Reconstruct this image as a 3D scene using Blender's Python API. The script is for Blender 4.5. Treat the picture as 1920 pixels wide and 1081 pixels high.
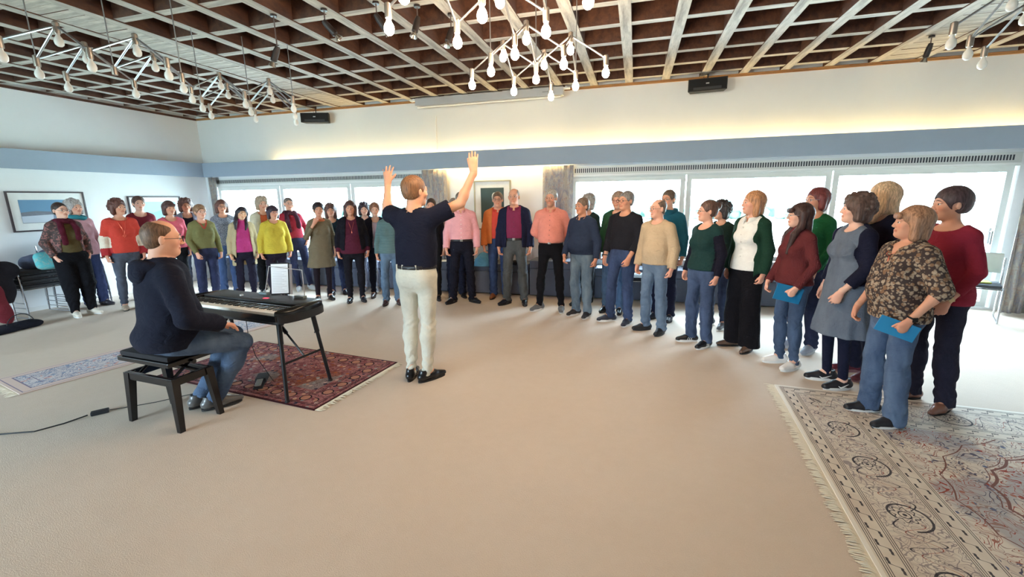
import bpy, bmesh, math, random
import numpy as np
from mathutils import Vector, Matrix, Quaternion

for o in list(bpy.data.objects): bpy.data.objects.remove(o)
SC = bpy.context.scene
COL = SC.collection
PI = math.pi
def R(a): return a*PI/180

# ------------------------------------------------------------------ camera
CAMH = 1.65
yaw, pitch, roll = .2782, .2056, -.0143
cy_, sy_ = math.cos(yaw), math.sin(yaw); cp_, sp_ = math.cos(pitch), math.sin(pitch)
FWD = Vector((-sy_*cp_, cy_*cp_, -sp_)); RT = Vector((cy_, sy_, 0)); UP = RT.cross(FWD)
r2 = RT*math.cos(roll)+UP*math.sin(roll); u2 = -RT*math.sin(roll)+UP*math.cos(roll)
cd = bpy.data.cameras.new('camera'); cam = bpy.data.objects.new('camera', cd); COL.objects.link(cam)
cd.sensor_fit = 'HORIZONTAL'; cd.sensor_width = 36; cd.lens = 805.3/1920*36; cd.clip_start = .05; cd.clip_end = 300
M = Matrix.Identity(4)
for i in range(3):
    M[i][0] = r2[i]; M[i][1] = u2[i]; M[i][2] = -FWD[i]
M[0][3] = 0; M[1][3] = 0; M[2][3] = CAMH
cam.matrix_world = M
SC.camera = cam
# ------------------------------------------------------------------ world, exposure
w = bpy.data.worlds.new('world'); SC.world = w; w.use_nodes = True
bg = w.node_tree.nodes['Background']
bg.inputs[0].default_value = (.66, .84, 1.0, 1); bg.inputs[1].default_value = 27.0
vs = SC.view_settings
vs.view_transform = 'Standard'; vs.look = 'None'; vs.gamma = 1; vs.use_curve_mapping = False; vs.exposure = 0.60
def portal(name, loc, sx, sz, rx=-90):
    l = bpy.data.lights.new(name, 'AREA'); l.shape = 'RECTANGLE'; l.size = sx; l.size_y = sz
    l.cycles.is_portal = True
    o = bpy.data.objects.new(name, l); COL.objects.link(o); o.location = loc; o.rotation_euler = (R(rx), 0, 0)
portal('sky_portal', (-6.3, 7.95, 1.3), 5.2, 1.5)
portal('sky_portal', (1.95, 7.95, 1.15), 5.9, 2.0)
portal('sky_portal', (-6.5, -4.5, 1.5), 4.4, 2.2, 90)
BULB_E = 135.0; COVE_E = 34.0

# ------------------------------------------------------------------ node materials
class NT:
    def __init__(s, name):
        s.m = bpy.data.materials.new(name); s.m.use_nodes = True
        s.t = s.m.node_tree; s.b = s.t.nodes['Principled BSDF']; s.tc = None
    def n(s, typ, **kw):
        x = s.t.nodes.new(typ)
        for k, v in kw.items(): setattr(x, k, v)
        return x
    def L(s, a, b): s.t.links.new(a, b)
    def inp(s, node, i, v):
        if v is None: return
        if hasattr(v, 'is_output') or isinstance(v, bpy.types.NodeSocket): s.L(v, node.inputs[i])
        else: node.inputs[i].default_value = v
    def obj(s):
        if not s.tc: s.tc = s.n('ShaderNodeTexCoord')
        return s.tc.outputs['Object']
    def xyz(s, v=None):
        x = s.n('ShaderNodeSeparateXYZ'); s.L(v or s.obj(), x.inputs[0]); return x.outputs
    def vec(s, x, y, z):
        c = s.n('ShaderNodeCombineXYZ')
        for i, v in enumerate((x, y, z)): s.inp(c, i, v)
        return c.outputs[0]
    def m_(s, op, a, b=None, c=None):
        x = s.n('ShaderNodeMath', operation=op)
        s.inp(x, 0, a); s.inp(x, 1, b); s.inp(x, 2, c); return x.outputs[0]
    def scale(s, v, sc):
        x = s.n('ShaderNodeMapping'); s.L(v, x.inputs[0]); x.inputs['Scale'].default_value = sc; return x.outputs[0]
    def noise(s, v, sc, det=3, rough=.5, dist=0):
        x = s.n('ShaderNodeTexNoise'); s.L(v, x.inputs['Vector']); x.inputs['Scale'].default_value = sc
        x.inputs['Detail'].default_value = det; x.inputs['Roughness'].default_value = rough
        x.inputs['Distortion'].default_value = dist; return x.outputs[0], x.outputs[1]
    def vor(s, v, sc, feat='F1', rnd=1):
        x = s.n('ShaderNodeTexVoronoi', feature=feat); s.L(v, x.inputs['Vector']); x.inputs['Scale'].default_value = sc
        x.inputs['Randomness'].default_value = rnd; return x.outputs
    def ramp(s, f, stops, interp='LINEAR'):
        x = s.n('ShaderNodeValToRGB'); x.color_ramp.interpolation = interp; s.L(f, x.inputs[0])
        e = x.color_ramp.elements
        while len(e) < len(stops): e.new(.5)
        for i, (p, c) in enumerate(stops): e[i].position = p; e[i].color = (*c, 1) if len(c) == 3 else c
        return x.outputs[0]
    def mix(s, f, a, b):
        x = s.n('ShaderNodeMix', data_type='RGBA'); s.inp(x, 0, f)
        for i, v in ((6, a), (7, b)):
            if isinstance(v, tuple) and len(v) == 3: v = (*v, 1)
            s.inp(x, i, v)
        return x.outputs[2]
    def bump(s, h, st=.3, d=.01):
        x = s.n('ShaderNodeBump'); s.L(h, x.inputs['Height']); x.inputs['Strength'].default_value = st
        x.inputs['Distance'].default_value = d; s.L(x.outputs[0], s.b.inputs['Normal'])
    def col(s, c):
        if isinstance(c, tuple): s.b.inputs['Base Color'].default_value = (*c, 1)
        else: s.L(c, s.b.inputs['Base Color'])
    def p(s, **kw):
        for k, v in kw.items(): s.b.inputs[k.replace('_', ' ')].default_value = v
def lin(r, g=None, b=None):
    if g is None: r, g, b = r
    f = lambda c: ((c/255+.055)/1.055)**2.4 if c/255 > .04045 else c/255/12.92
    return (f(r), f(g), f(b))
MC = {}
def mat(name, rgb, rough=.6, metal=0, nz=.12, sc=8, bump=0, bsc=60, spec=.5, coat=0):
    """plain surface: base colour varied softly by noise, optional fine relief"""
    key = ('mat', name)
    if key in MC: return MC[key]
    t = NT(name); c = lin(rgb)
    f, _ = t.noise(t.obj(), sc, 4, .6)
    t.col(t.mix(f, tuple(x*(1-nz) for x in c), tuple(min(1, x*(1+nz)) for x in c)))
    t.p(Roughness=rough, Metallic=metal)
    t.b.inputs['Specular IOR Level'].default_value = spec
    if coat: t.b.inputs['Coat Weight'].default_value = coat
    if bump:
        g, _ = t.noise(t.obj(), bsc, 3, .6); t.bump(g, bump, .004)
    MC[key] = t.m; return t.m
def cloth(rgb, kind='plain', rgb2=None, rgb3=None):
    key = ('cl', rgb, kind, rgb2, rgb3)
    if key in MC: return MC[key]
    ds = lambda q: tuple(.88*x+.12*(q[0]+q[1]+q[2])/3 for x in q)
    t = NT('cloth_'+kind); c = ds(lin(rgb)); c2 = ds(lin(rgb2)) if rgb2 else c; c3 = ds(lin(rgb3)) if rgb3 else c
    o = t.obj(); f, _ = t.noise(o, 9, 4, .6); g, _ = t.noise(o, 220, 2, .7)
    base = t.mix(f, tuple(x*.82 for x in c), tuple(min(1, x*1.18) for x in c))
    wr, _ = t.noise(t.scale(o, (1, 1, 1.5)), 11, 3, .55, 1.4); g = t.m_('ADD', t.m_('MULTIPLY', wr, 1.6), t.m_('MULTIPLY', g, .25))
    t.p(Roughness=.92); t.b.inputs['Specular IOR Level'].default_value = .2
    if kind == 'plain': t.col(base); t.bump(g, .6, .014)
    elif kind == 'knit':
        pass
        wv = t.n('ShaderNodeTexWave', wave_type='BANDS', bands_direction='X'); t.L(o, wv.inputs[0]); wv.inputs['Scale'].default_value = 55; wv.inputs['Distortion'].default_value = 1.5
        t.col(base); t.bump(t.m_('ADD', g, t.m_('MULTIPLY', wv.outputs[1], .3)), .6, .012)
    elif kind == 'denim':
        z = t.xyz()[2]; n2, _ = t.noise(t.scale(o, (1, 1, .35)), 7, 3, .6)
        c = tuple(x*.62+.10*(sum(c)/3) for x in c); c2 = tuple(x*.62+.12*(sum(c2)/3) for x in c2)
        fade = t.m_('MULTIPLY', n2, 1.0)
        cc = t.mix(t.ramp(fade, [(.35, (0, 0, 0)), (.7, (1, 1, 1))]), c, c2)
        g2, _ = t.noise(t.scale(o, (1, 1, .2)), 160, 2, .8)
        t.col(t.mix(t.m_('MULTIPLY', g2, .35), cc, tuple(min(1, x*1.6+.03) for x in c))); t.bump(g, .6, .014)
    elif kind == 'stripe':
        z = t.xyz()[2]; s_ = t.m_('SINE', t.m_('MULTIPLY', z, 2*PI/.022))
        t.col(t.mix(t.ramp(t.m_('ADD', t.m_('MULTIPLY', s_, .5), .5), [(.6, (0, 0, 0)), (.75, (1, 1, 1))]), base, c2)); t.bump(g, .6, .012)
    elif kind == 'melange':
        h, _ = t.noise(o, 95, 3, .8, .6)
        t.col(t.mix(t.ramp(h, [(.42, (0, 0, 0)), (.56, (1, 1, 1))]), c, c2)); t.bump(g, .6, .012)
    elif kind == 'floral':
        v = t.vor(o, 34, 'F1'); v2 = t.vor(o, 52, 'F1')
        m1 = t.ramp(v[0], [(.42, (1, 1, 1)), (.5, (0, 0, 0))]); m2 = t.ramp(v2[0], [(.3, (1, 1, 1)), (.38, (0, 0, 0))])
        h, _ = t.noise(o, 30, 2, .5)
        petal = t.mix(t.ramp(h, [(.45, (0, 0, 0)), (.6, (1, 1, 1))]), c2, c3)
        k = t.mix(t.m_('MULTIPLY', m1, .85), base, petal)
        t.col(t.mix(t.m_('MULTIPLY', m2, .55), k, c3)); t.bump(g, .5, .012)
    elif kind == 'print':
        v, _ = t.noise(o, 22, 3, .6, 1.2)
        t.col(t.mix(t.ramp(v, [(.5, (0, 0, 0)), (.6, (1, 1, 1))]), base, t.mix(f, c2, c3))); t.bump(g, .6, .012)
    MC[key] = t.m; return t.m
def emis(name, rgb, st):
    t = NT(name); t.col(lin(rgb)); t.b.inputs['Emission Color'].default_value = (*rgb_lin(rgb), 1); t.b.inputs['Emission Strength'].default_value = st
    return t.m
def rgb_lin(c): return lin(c)

# ------------------------------------------------------------------ object helpers
def setp(o, label=None, cat=None, group=None, kind=None):
    if label: o['label'] = label
    if cat: o['category'] = cat
    if group: o['group'] = group
    if kind: o['kind'] = kind
    return o
def empty(name, loc=(0, 0, 0), rz=0, **kw):
    o = bpy.data.objects.new(name, None); COL.objects.link(o); o.location = loc; o.rotation_euler = (0, 0, rz)
    o.empty_display_size = .1
    return setp(o, **kw)
def link(name, me, m=None, parent=None, loc=None, rot=None, **kw):
    if m is not None:
        for x in (m if isinstance(m, (list, tuple)) else [m]): me.materials.append(x)
    o = bpy.data.objects.new(name, me); COL.objects.link(o)
    if parent: o.parent = parent
    if loc is not None: o.location = loc
    if rot is not None: o.rotation_euler = rot
    return setp(o, **kw)
def inst(name, me, parent=None, loc=(0, 0, 0), rot=(0, 0, 0), scale=None, **kw):
    o = bpy.data.objects.new(name, me); COL.objects.link(o)
    if parent: o.parent = parent
    o.location = loc; o.rotation_euler = rot
    if scale: o.scale = scale
    return setp(o, **kw)
class MB:
    """collects boxes, tubes and lofts, then links them as one mesh object"""
    def __init__(s): s.bm = bmesh.new(); s.mi = 0
    def _f(s, vs_):
        try:
            f = s.bm.faces.new(vs_); f.material_index = s.mi; return f
        except ValueError: return None
    def box(s, a, b, rot=None, bev=0, about=None):
        x0, y0, z0 = a; x1, y1, z1 = b
        r = bmesh.ops.create_cube(s.bm, size=1); v = r['verts']
        c = Vector(((x0+x1)/2, (y0+y1)/2, (z0+z1)/2))
        for q in v: q.co = Vector((q.co.x*(x1-x0), q.co.y*(y1-y0), q.co.z*(z1-z0)))
        fs = {f for q in v for f in q.link_faces}
        for f in fs: f.material_index = s.mi
        nv = v
        if bev:
            es = list({e for q in v for e in q.link_edges})
            rr = bmesh.ops.bevel(s.bm, geom=es, offset=bev, segments=2, affect='EDGES', profile=.6)
            nv = list({q for f in rr['faces'] for q in f.verts} | {q for q in v if q.is_valid})
            for f in rr['faces']: f.material_index = s.mi
        ab = Vector(about) if about else c
        for q in nv:
            p = q.co + c
            if rot is not None: p = ab + rot @ (p-ab)
            q.co = p
        return s
    def tube(s, pts, r, n=8, cap=True, closed=False):
        pts = [Vector(p) for p in pts]; rs = r if isinstance(r, (list, tuple)) else [r]*len(pts)
        rings = []; up = None; N = len(pts)
        for i, p in enumerate(pts):
            if closed: d = (pts[(i+1) % N]-pts[i-1])
            else: d = (pts[min(i+1, N-1)]-pts[max(i-1, 0)])
            d.normalize()
            if up is None:
                up = Vector((0, 0, 1)) if abs(d.z) < .9 else Vector((1, 0, 0))
            a = d.cross(up)
            if a.length < 1e-4: a = d.orthogonal()
            a.normalize(); up = a.cross(d).normalized()
            rings.append([s.bm.verts.new(p+(a*math.cos(2*PI*k/n)+up*math.sin(2*PI*k/n))*rs[i]) for k in range(n)])
        for i in range(N if closed else N-1):
            A, B = rings[i], rings[(i+1) % N]
            for k in range(n): s._f([A[k], A[(k+1) % n], B[(k+1) % n], B[k]])
        if cap and not closed: s._f(rings[0]); s._f(rings[-1][::-1])
        return s
    def lathe(s, c, prof, n=16, axis=(0, 0, 1)):
        q = Vector((0, 0, 1)).rotation_difference(Vector(axis)); c = Vector(c); rings = []
        for (r, z) in prof:
            if r < 1e-5: rings.append([s.bm.verts.new(c+q @ Vector((0, 0, z)))])
            else: rings.append([s.bm.verts.new(c+q @ Vector((r*math.cos(2*PI*k/n), r*math.sin(2*PI*k/n), z))) for k in range(n)])
        for A, B in zip(rings, rings[1:]):
            for k in range(n):
                k2 = (k+1) % n
                if len(A) == 1 and len(B) > 1: s._f([A[0], B[k], B[k2]])
                elif len(B) == 1 and len(A) > 1: s._f([A[k2], A[k], B[0]])
                elif len(A) > 1: s._f([A[k], A[k2], B[k2], B[k]])
        return s
    def prism(s, poly, z0, z1):
        a = [s.bm.verts.new((x, y, z0)) for x, y in poly]; b = [s.bm.verts.new((x, y, z1)) for x, y in poly]; n = len(poly)
        s._f(a[::-1]); s._f(b)
        for i in range(n): s._f([a[i], a[(i+1) % n], b[(i+1) % n], b[i]])
        return s
    def grid(s, P, thick=0):
        g = [[s.bm.verts.new(p) for p in row] for row in P]
        for i in range(len(g)-1):
            for j in range(len(g[0])-1): s._f([g[i][j], g[i][j+1], g[i+1][j+1], g[i+1][j]])
        return s
    def mesh(s, name, smooth=False):
        bmesh.ops.recalc_face_normals(s.bm, faces=s.bm.faces)
        me = bpy.data.meshes.new(name); s.bm.to_mesh(me); s.bm.free()
        if smooth:
            me.polygons.foreach_set('use_smooth', [True]*len(me.polygons))
            me.set_sharp_from_angle(angle=R(42))
        return me
    def build(s, name, m, parent=None, smooth=False, loc=None, rot=None, **kw):
        return link(name, s.mesh(name, smooth), m, parent, loc, rot, **kw)
def solid(me_obj, th):
    md = me_obj.modifiers.new('thickness', 'SOLIDIFY'); md.thickness = th; md.offset = 0; return me_obj
# ------------------------------------------------------------------ sculpting: distance fields -> smooth continuous surfaces
A3 = lambda *v: np.array(v, dtype=np.float64)
def axis_pts(lo, hi, bands, fine, coarse):
    out = [lo]; p = lo
    while p < hi:
        inb = any(a-.004 <= p <= b for a, b in bands)
        step = fine if inb else coarse
        if not inb:
            nx = [a for a, b in bands if a > p]
            if nx and p+step > min(nx): step = max(min(nx)-p, fine)
        p += step; out.append(p)
    return np.array(out, dtype=np.float32)
class SDF:
    def __init__(s, lo, hi, bands=((), (), ()), fine=.006, coarse=.014):
        s.ax = [axis_pts(lo[i], hi[i], bands[i], fine, coarse) for i in range(3)]
        s.F = np.full([len(a) for a in s.ax], .3, dtype=np.float32)
        s.h = coarse
    def sl(s, lo, hi):
        r = []
        for i in range(3):
            a = np.searchsorted(s.ax[i], lo[i]); b = np.searchsorted(s.ax[i], hi[i])
            if b <= a: return None
            r.append(slice(max(a-1, 0), b+1))
        return tuple(r)
    def put(s, r, d, k, op):
        f = s.F[r]
        if op == 'u':
            if k: hh = np.maximum(k-np.abs(f-d), 0)/k; s.F[r] = np.minimum(f, d)-hh*hh*k*.25
            else: s.F[r] = np.minimum(f, d)
        else:
            d = -d
            if k: hh = np.maximum(k-np.abs(f-d), 0)/k; s.F[r] = np.maximum(f, d)+hh*hh*k*.25
            else: s.F[r] = np.maximum(f, d)
    def cone(s, a, b, ra, rb, k=.01, flat=None, op='u'):
        """round cone a->b; flat=(dir, s) squeezes it by factor s along dir"""
        a = np.asarray(a, float); b = np.asarray(b, float); R_ = max(ra, rb); m = R_+k+2*s.h
        lo = np.minimum(a, b)-m; hi = np.maximum(a, b)+m; r = s.sl(lo, hi)
        if r is None: return
        X = s.ax[0][r[0]][:, None, None]-np.float32(a[0]); Y = s.ax[1][r[1]][None, :, None]-np.float32(a[1]); Z = s.ax[2][r[2]][None, None, :]-np.float32(a[2])
        v = (b-a).astype(np.float32); L2 = max(float(v@v), 1e-9)
        t = np.clip((X*v[0]+Y*v[1]+Z*v[2])/L2, 0, 1)
        qx = X-t*v[0]; qy = Y-t*v[1]; qz = Z-t*v[2]
        q2 = qx*qx+qy*qy+qz*qz
        if flat is not None:
            n, sc = flat; c = qx*np.float32(n[0])+qy*np.float32(n[1])+qz*np.float32(n[2]); q2 = q2+(sc*sc-1)*c*c
        rr = ra+(rb-ra)*t
        d = np.sqrt(q2)-rr
        if flat is not None and flat[1] > 1:
            d = d*np.float32(.5+.5/flat[1])
        s.put(r, d.astype(np.float32), k, op)
    def ell(s, c, rad, k=.01, M_=None, op='u'):
        c = np.asarray(c, float); rad = np.asarray(rad, float); m = rad.max()+k+2*s.h
        r = s.sl(c-m, c+m)
        if r is None: return
        X = s.ax[0][r[0]][:, None, None]-np.float32(c[0]); Y = s.ax[1][r[1]][None, :, None]-np.float32(c[1]); Z = s.ax[2][r[2]][None, None, :]-np.float32(c[2])
        if M_ is not None:
            M_ = np.asarray(M_, dtype=np.float32)
            X, Y, Z = (X*M_[0, 0]+Y*M_[1, 0]+Z*M_[2, 0], X*M_[0, 1]+Y*M_[1, 1]+Z*M_[2, 1], X*M_[0, 2]+Y*M_[1, 2]+Z*M_[2, 2])
        k0 = np.sqrt((X/rad[0])**2+(Y/rad[1])**2+(Z/rad[2])**2)+1e-6
        k1 = np.sqrt((X/rad[0]**2)**2+(Y/rad[1]**2)**2+(Z/rad[2]**2)**2)+1e-6
        s.put(r, (k0*(k0-1)/k1).astype(np.float32), k, op)
    def plane(s, p, n, k=.0):
        """keep only the side the normal points away from: cut everything where (x-p).n > 0"""
        n = np.asarray(n, float); n = n/np.linalg.norm(n)
        d = ((s.ax[0][:, None, None]-p[0])*n[0]+(s.ax[1][None, :, None]-p[1])*n[1]+(s.ax[2][None, None, :]-p[2])*n[2]).astype(np.float32)
        if k: hh = np.maximum(k-np.abs(s.F-d), 0)/k; s.F = np.maximum(s.F, d)+hh*hh*k*.25
        else: s.F = np.maximum(s.F, d)
    def nets(s):
        F = s.F; F[0] = F[-1] = .1; F[:, 0] = F[:, -1] = .1; F[:, :, 0] = F[:, :, -1] = .1
        nx, ny, nz = F.shape; S = F < 0; ax = s.ax
        ids, pos, quads = [], [], []
        for d in range(3):
            sa = [slice(None)]*3; sb = [slice(None)]*3; sa[d] = slice(0, -1); sb[d] = slice(1, None)
            m = S[tuple(sa)] != S[tuple(sb)]
            I = np.argwhere(m)
            if len(I) == 0: continue
            J = I.copy(); J[:, d] += 1
            f0 = F[I[:, 0], I[:, 1], I[:, 2]]; f1 = F[J[:, 0], J[:, 1], J[:, 2]]
            t = f0/(f0-f1)
            P = np.stack([ax[q][I[:, q]] for q in range(3)], 1).astype(np.float64)
            P[:, d] += t*(ax[d][J[:, d]]-ax[d][I[:, d]])
            e1, e2 = (d+1) % 3, (d+2) % 3
            cs = []
            for o1, o2 in ((-1, -1), (0, -1), (0, 0), (-1, 0)):
                C_ = I.copy(); C_[:, e1] += o1; C_[:, e2] += o2
                cs.append((C_[:, 0]*ny+C_[:, 1])*nz+C_[:, 2])
            Q = np.stack(cs, 1); flip = f0 >= 0
            Q[flip] = Q[flip][:, ::-1]
            quads.append(Q); ids.append(np.concatenate(cs)); pos.append(np.tile(P, (4, 1)))
        if not ids: return np.zeros((0, 3)), np.zeros((0, 4), int)
        ids = np.concatenate(ids); pos = np.concatenate(pos); Q = np.concatenate(quads)
        u, inv = np.unique(ids, return_inverse=True); cnt = np.bincount(inv)
        V = np.stack([np.bincount(inv, pos[:, i])/cnt for i in range(3)], 1)
        return V, np.searchsorted(u, Q)
def vnormals(V, Q):
    n = np.cross(V[Q[:, 2]]-V[Q[:, 0]], V[Q[:, 3]]-V[Q[:, 1]])
    N = np.zeros_like(V)
    for i in range(3):
        for j in range(4): N[:, i] += np.bincount(Q[:, j], n[:, i], len(V))
    return N/(np.linalg.norm(N, axis=1)[:, None]+1e-12)
def folds(V, seed, fr=(14, 34), n=7, zs=1.0):
    rg = np.random.RandomState(seed); o = np.zeros(len(V))
    for i in range(n):
        d = rg.normal(size=3); d /= np.linalg.norm(d); d[2] *= zs; f = rg.uniform(*fr)
        w_ = V[:, [1, 2, 0]]*rg.uniform(2, 5)
        o += np.sin(V@d*f+rg.uniform(0, 6.3)+np.sin(w_.sum(1)*3+rg.uniform(0, 6)))
    return o/n
def qmesh(name, V, Q, mi=None, cols=None, smooth=True):
    me = bpy.data.meshes.new(name); nv, nq = len(V), len(Q)
    me.vertices.add(nv); me.vertices.foreach_set('co', np.ascontiguousarray(V, dtype=np.float32).ravel())
    me.loops.add(nq*4); me.loops.foreach_set('vertex_index', np.ascontiguousarray(Q, dtype=np.int32).ravel())
    me.polygons.add(nq); me.polygons.foreach_set('loop_start', np.arange(0, nq*4, 4, dtype=np.int32))
    if smooth: me.polygons.foreach_set('use_smooth', np.ones(nq, dtype=bool))
    if mi is not None: me.polygons.foreach_set('material_index', np.asarray(mi, dtype=np.int32))
    if cols is not None:
        a = me.color_attributes.new('tint', 'FLOAT_COLOR', 'POINT')
        a.data.foreach_set('color', np.concatenate([cols, np.ones((nv, 1))], 1).astype(np.float32).ravel())
    me.update(calc_edges=True); me.validate(); return me

# ------------------------------------------------------------------ people
def skin_mat():
    if 'skin' in MC: return MC['skin']
    t = NT('skin'); a = t.n('ShaderNodeAttribute', attribute_name='tint')
    f, _ = t.noise(t.obj(), 40, 3, .6)
    t.col(t.mix(t.m_('MULTIPLY', f, .12), a.outputs[0], (.55, .2, .14)))
    t.p(Roughness=.55); t.b.inputs['Specular IOR Level'].default_value = .35
    t.b.inputs['Subsurface Weight'].default_value = 0
    MC['skin'] = t.m; return t.m
def hair_mat(rgb):
    key = ('hair', rgb)
    if key in MC: return MC[key]
    t = NT('hair'); c = lin(rgb); o = t.obj()
    f, _ = t.noise(t.scale(o, (1, 1, .12)), 90, 3, .7)
    t.col(t.mix(t.ramp(f, [(.35, (0, 0, 0)), (.65, (1, 1, 1))]), tuple(x*.5 for x in c), tuple(min(1, x*1.35+.01) for x in c)))
    t.p(Roughness=.5); t.b.inputs['Specular IOR Level'].default_value = .4; t.bump(f, .6, .006)
    MC[key] = t.m; return t.m
def rotm(yaw_, pit, rol):
    return np.array(Matrix.Rotation(R(yaw_), 3, 'Z') @ Matrix.Rotation(R(pit), 3, 'X') @ Matrix.Rotation(R(rol), 3, 'Y'))
def nrm(v): v = np.asarray(v, float); return v/np.linalg.norm(v)

class Person:
    def __init__(P, label, loc, rz, H=1.7, sex='f', g=1.0, belly=0., head=(0, 0, 0), headoff=(0, 0, 0), lean=(0, 0), arms=('side', 'side'),
                 legs=None, stance=.10, footyaw=(12, 12), top=None, outer=None, bottom=None, hair=('short', (60, 40, 30)), glasses=None,
                 skin=(224, 172, 140), shoes=('sneaker', (40, 40, 42), (230, 230, 230)), res=.006, seed=1, group=None, zoff=0, bust=1.0, beard=False, seated=False):
        P.bust = bust; P.beard = beard
        P.s = H/1.7; P.sex = sex; P.g = g; P.belly = belly; P.seed = seed; P.res = res; P.lean = lean
        P.rz = rz; P.e = empty('person', loc, rz, label=label, cat='person', group=group)
        P.H = A3(*headoff)
        P.Rh = rotm(*head); P.pv = A3(0, .02, 1.50)+P.H
        P.skin = skin; P.hairc = hair[1]
        sw = (.161 if sex == 'm' else .142)*(.6+.4*g); P.sw = sw
        P.J = {}
        off = max(0, g-1)*.10+max(0, belly)*.25
        for i, sd in ((0, -1), (1, 1)):
            S = A3(sd*sw, .022, 1.355)
            a = arms[i]
            if a == 'side': E = A3(sd*(sw+.058+off), .045, 1.105); W = A3(sd*(sw+.072+off), -.025, .87); hd = A3(-.06*sd, -.22, -1); pn = A3(-sd, -.1, 0); th = A3(-.15*sd, -1, 0); pose = 'relax'
            elif a == 'front': E = A3(sd*(sw+.055+off), .02, 1.11); W = A3(sd*(sw+.01+off*.8), -.15, .90); hd = A3(-.15*sd, -.35, -1); pn = A3(-sd*.8, .5, 0); th = A3(-.6*sd, -1, 0); pose = 'relax'
            elif a == 'pocket': E = A3(sd*(sw+.085+off), .08, 1.12); W = A3(sd*(sw+.045+off), -.03, .93); hd = A3(-.25*sd, -.15, -1); pn = A3(-sd, 0, 0); th = A3(0, -1, 0); pose = 'relax'
            elif a == 'behind': E = A3(sd*(sw+.075+off), .10, 1.12); W = A3(sd*.07, .185+off*.5, .97); hd = A3(-1*sd, .1, -.35); pn = A3(0, 1, 0); th = A3(0, .1, 1); pose = 'relax'
            elif a == 'clasp': E = A3(sd*(sw+.06+off), .0, 1.12); W = A3(sd*.075, -.19-belly, .98); hd = A3(-1*sd, -.2, -.35); pn = A3(0, 1, 0); th = A3(0, -.3, 1); pose = 'fist'
            else: E, W, hd, pn, th, pose = [A3(*x) if not isinstance(x, str) else x for x in a[:6]]
            if not isinstance(a, str) and len(a) > 6: S = A3(*a[6])
            P.J[i] = (S, E, W, nrm(hd), pn, th, pose)
        hw = .088*(.7+.3*g)
        if legs is None:
            P.legs = [(A3(sd*hw, .01, .90), A3(sd*(hw+stance)/2+sd*.003, -.012, .49), A3(sd*stance, .03, .085)) for sd in (-1, 1)]
        else: P.legs = [tuple(A3(*q) for q in l) for l in legs]
        P.seated = seated
        P.footyaw = footyaw; P.zoff = zoff
        P.body(); 
        if top: P.garment('top', **top)
        if outer: P.garment('outer', **outer)
        if bottom: P.trousers(**bottom)
        P.hair(*hair); P.face(glasses)
        for i in (0, 1): P.shoe(i, *shoes)
    # -- warp from canonical pose to the person's size and lean
    def W(P, V):
        V = np.asarray(V, float).copy(); t = np.clip(V[:, 2]/1.7, 0, None)
        V[:, 0] += P.lean[0]*t; V[:, 1] += P.lean[1]*t
        V[:, 2] += P.zoff
        return V*P.s
    def hp(P, q): return P.pv+P.Rh@(np.asarray(q, float)-A3(0, .02, 1.50))
    def out(P, name, V, Q, m, mi=None, cols=None, parent=None, **kw):
        return link(name, qmesh(name, P.W(V), Q, mi, cols), m, parent or P.e, **kw)
    def mb(P, b, name, m, parent=None, smooth=True, **kw):
        V = np.array([tuple(v.co) for v in b.bm.verts])
        for v, c in zip(b.bm.verts, P.W(V)): v.co = c
        return b.build(name, m, parent or P.e, smooth, **kw)
    def torso(P, F, ex=0., top=True, lowz=.93, ek=0):
        g, m = P.g, P.sex == 'm'; fy = ((0, 1, 0), 1.42-.10*(g > 1.15))
        cw = (.158 if m else .140)*g+ex; ww = (.149 if m else .122)*(g*1.0+max(0, P.belly)*.9)+ex; hwid = (.150 if m else .165)*(.35+.65*g)+ex
        F.cone((0, .012, 1.30), (0, .012, 1.20), cw*.98, cw*.96, .05, fy)
        F.cone((0, .012, 1.20), (0, .01, 1.06), cw*.95, ww, .05, fy)
        F.cone((0, .01, 1.06), (0, .012, lowz), ww, hwid, .05, fy)
        if top:
            F.cone((-P.sw*.80, .024, 1.352), (P.sw*.80, .024, 1.352), .050+ex*.9, .050+ex*.9, .05)
            for sd in (-1, 1):
                F.cone((sd*.015, .035, 1.435), (sd*P.sw*.92, .026, 1.368), .040+ex*.8, .036+ex*.8, .035)
        if P.belly: F.ell((0, -.045-P.belly*.35, 1.06), ((.13+P.belly*.6)*g+ex, .075+P.belly+ex, .13+ex), .06)
        if not m:
            bs = getattr(P, 'bust', 1.0)*(.7+.3*g)
            for sd in (-1, 1): F.ell((sd*.062*g, -.066*g, 1.235), ((.062)*bs+ex, .052*bs+ex, .062*bs+ex), .04)
        for sd in (-1, 1):
            if not P.seated: F.ell((sd*.07*g, (.040 if m else .05)+.02*(g-1), .915), ((.076 if m else .083)*g+ex, (.07)*g+ex, .09+ex), .05)
    def arm(P, F, i, ra, rb, rc, k1=.035, upto=1.0, rd=None):
        S, E, W_, hd, pn, th, pose = P.J[i]
        F.cone(S, E, ra, rb, k1)
        if upto > .5:
            t = (upto-.5)*2; rd = rd or rb; F.cone(E, E+(W_-E)*t, rb, rb+(rc-rb)*t, .012)
    def leg(P, F, i, rh, rk, ra, kk=.02, ez=None):
        h_, k_, a_ = P.legs[i]
        F.cone(h_, k_, rh, rk, .03); F.cone(k_, a_ if ez is None else k_+(a_-k_)*ez, rk, ra, .02)
        if ra > .035: F.ell(k_+(a_-k_)*.3+A3(0, .012, 0)*(not P.seated), (rk*.98, rk*1.02, rk*2), .03)
    def handframe(P, i):
        S, E, W_, d, pn, th, pose = P.J[i]
        n = nrm(pn-d*(pn@d)); t = np.cross(d, n); t = t if t@th > 0 else -t
        return W_, d, n, nrm(t), pose
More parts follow.
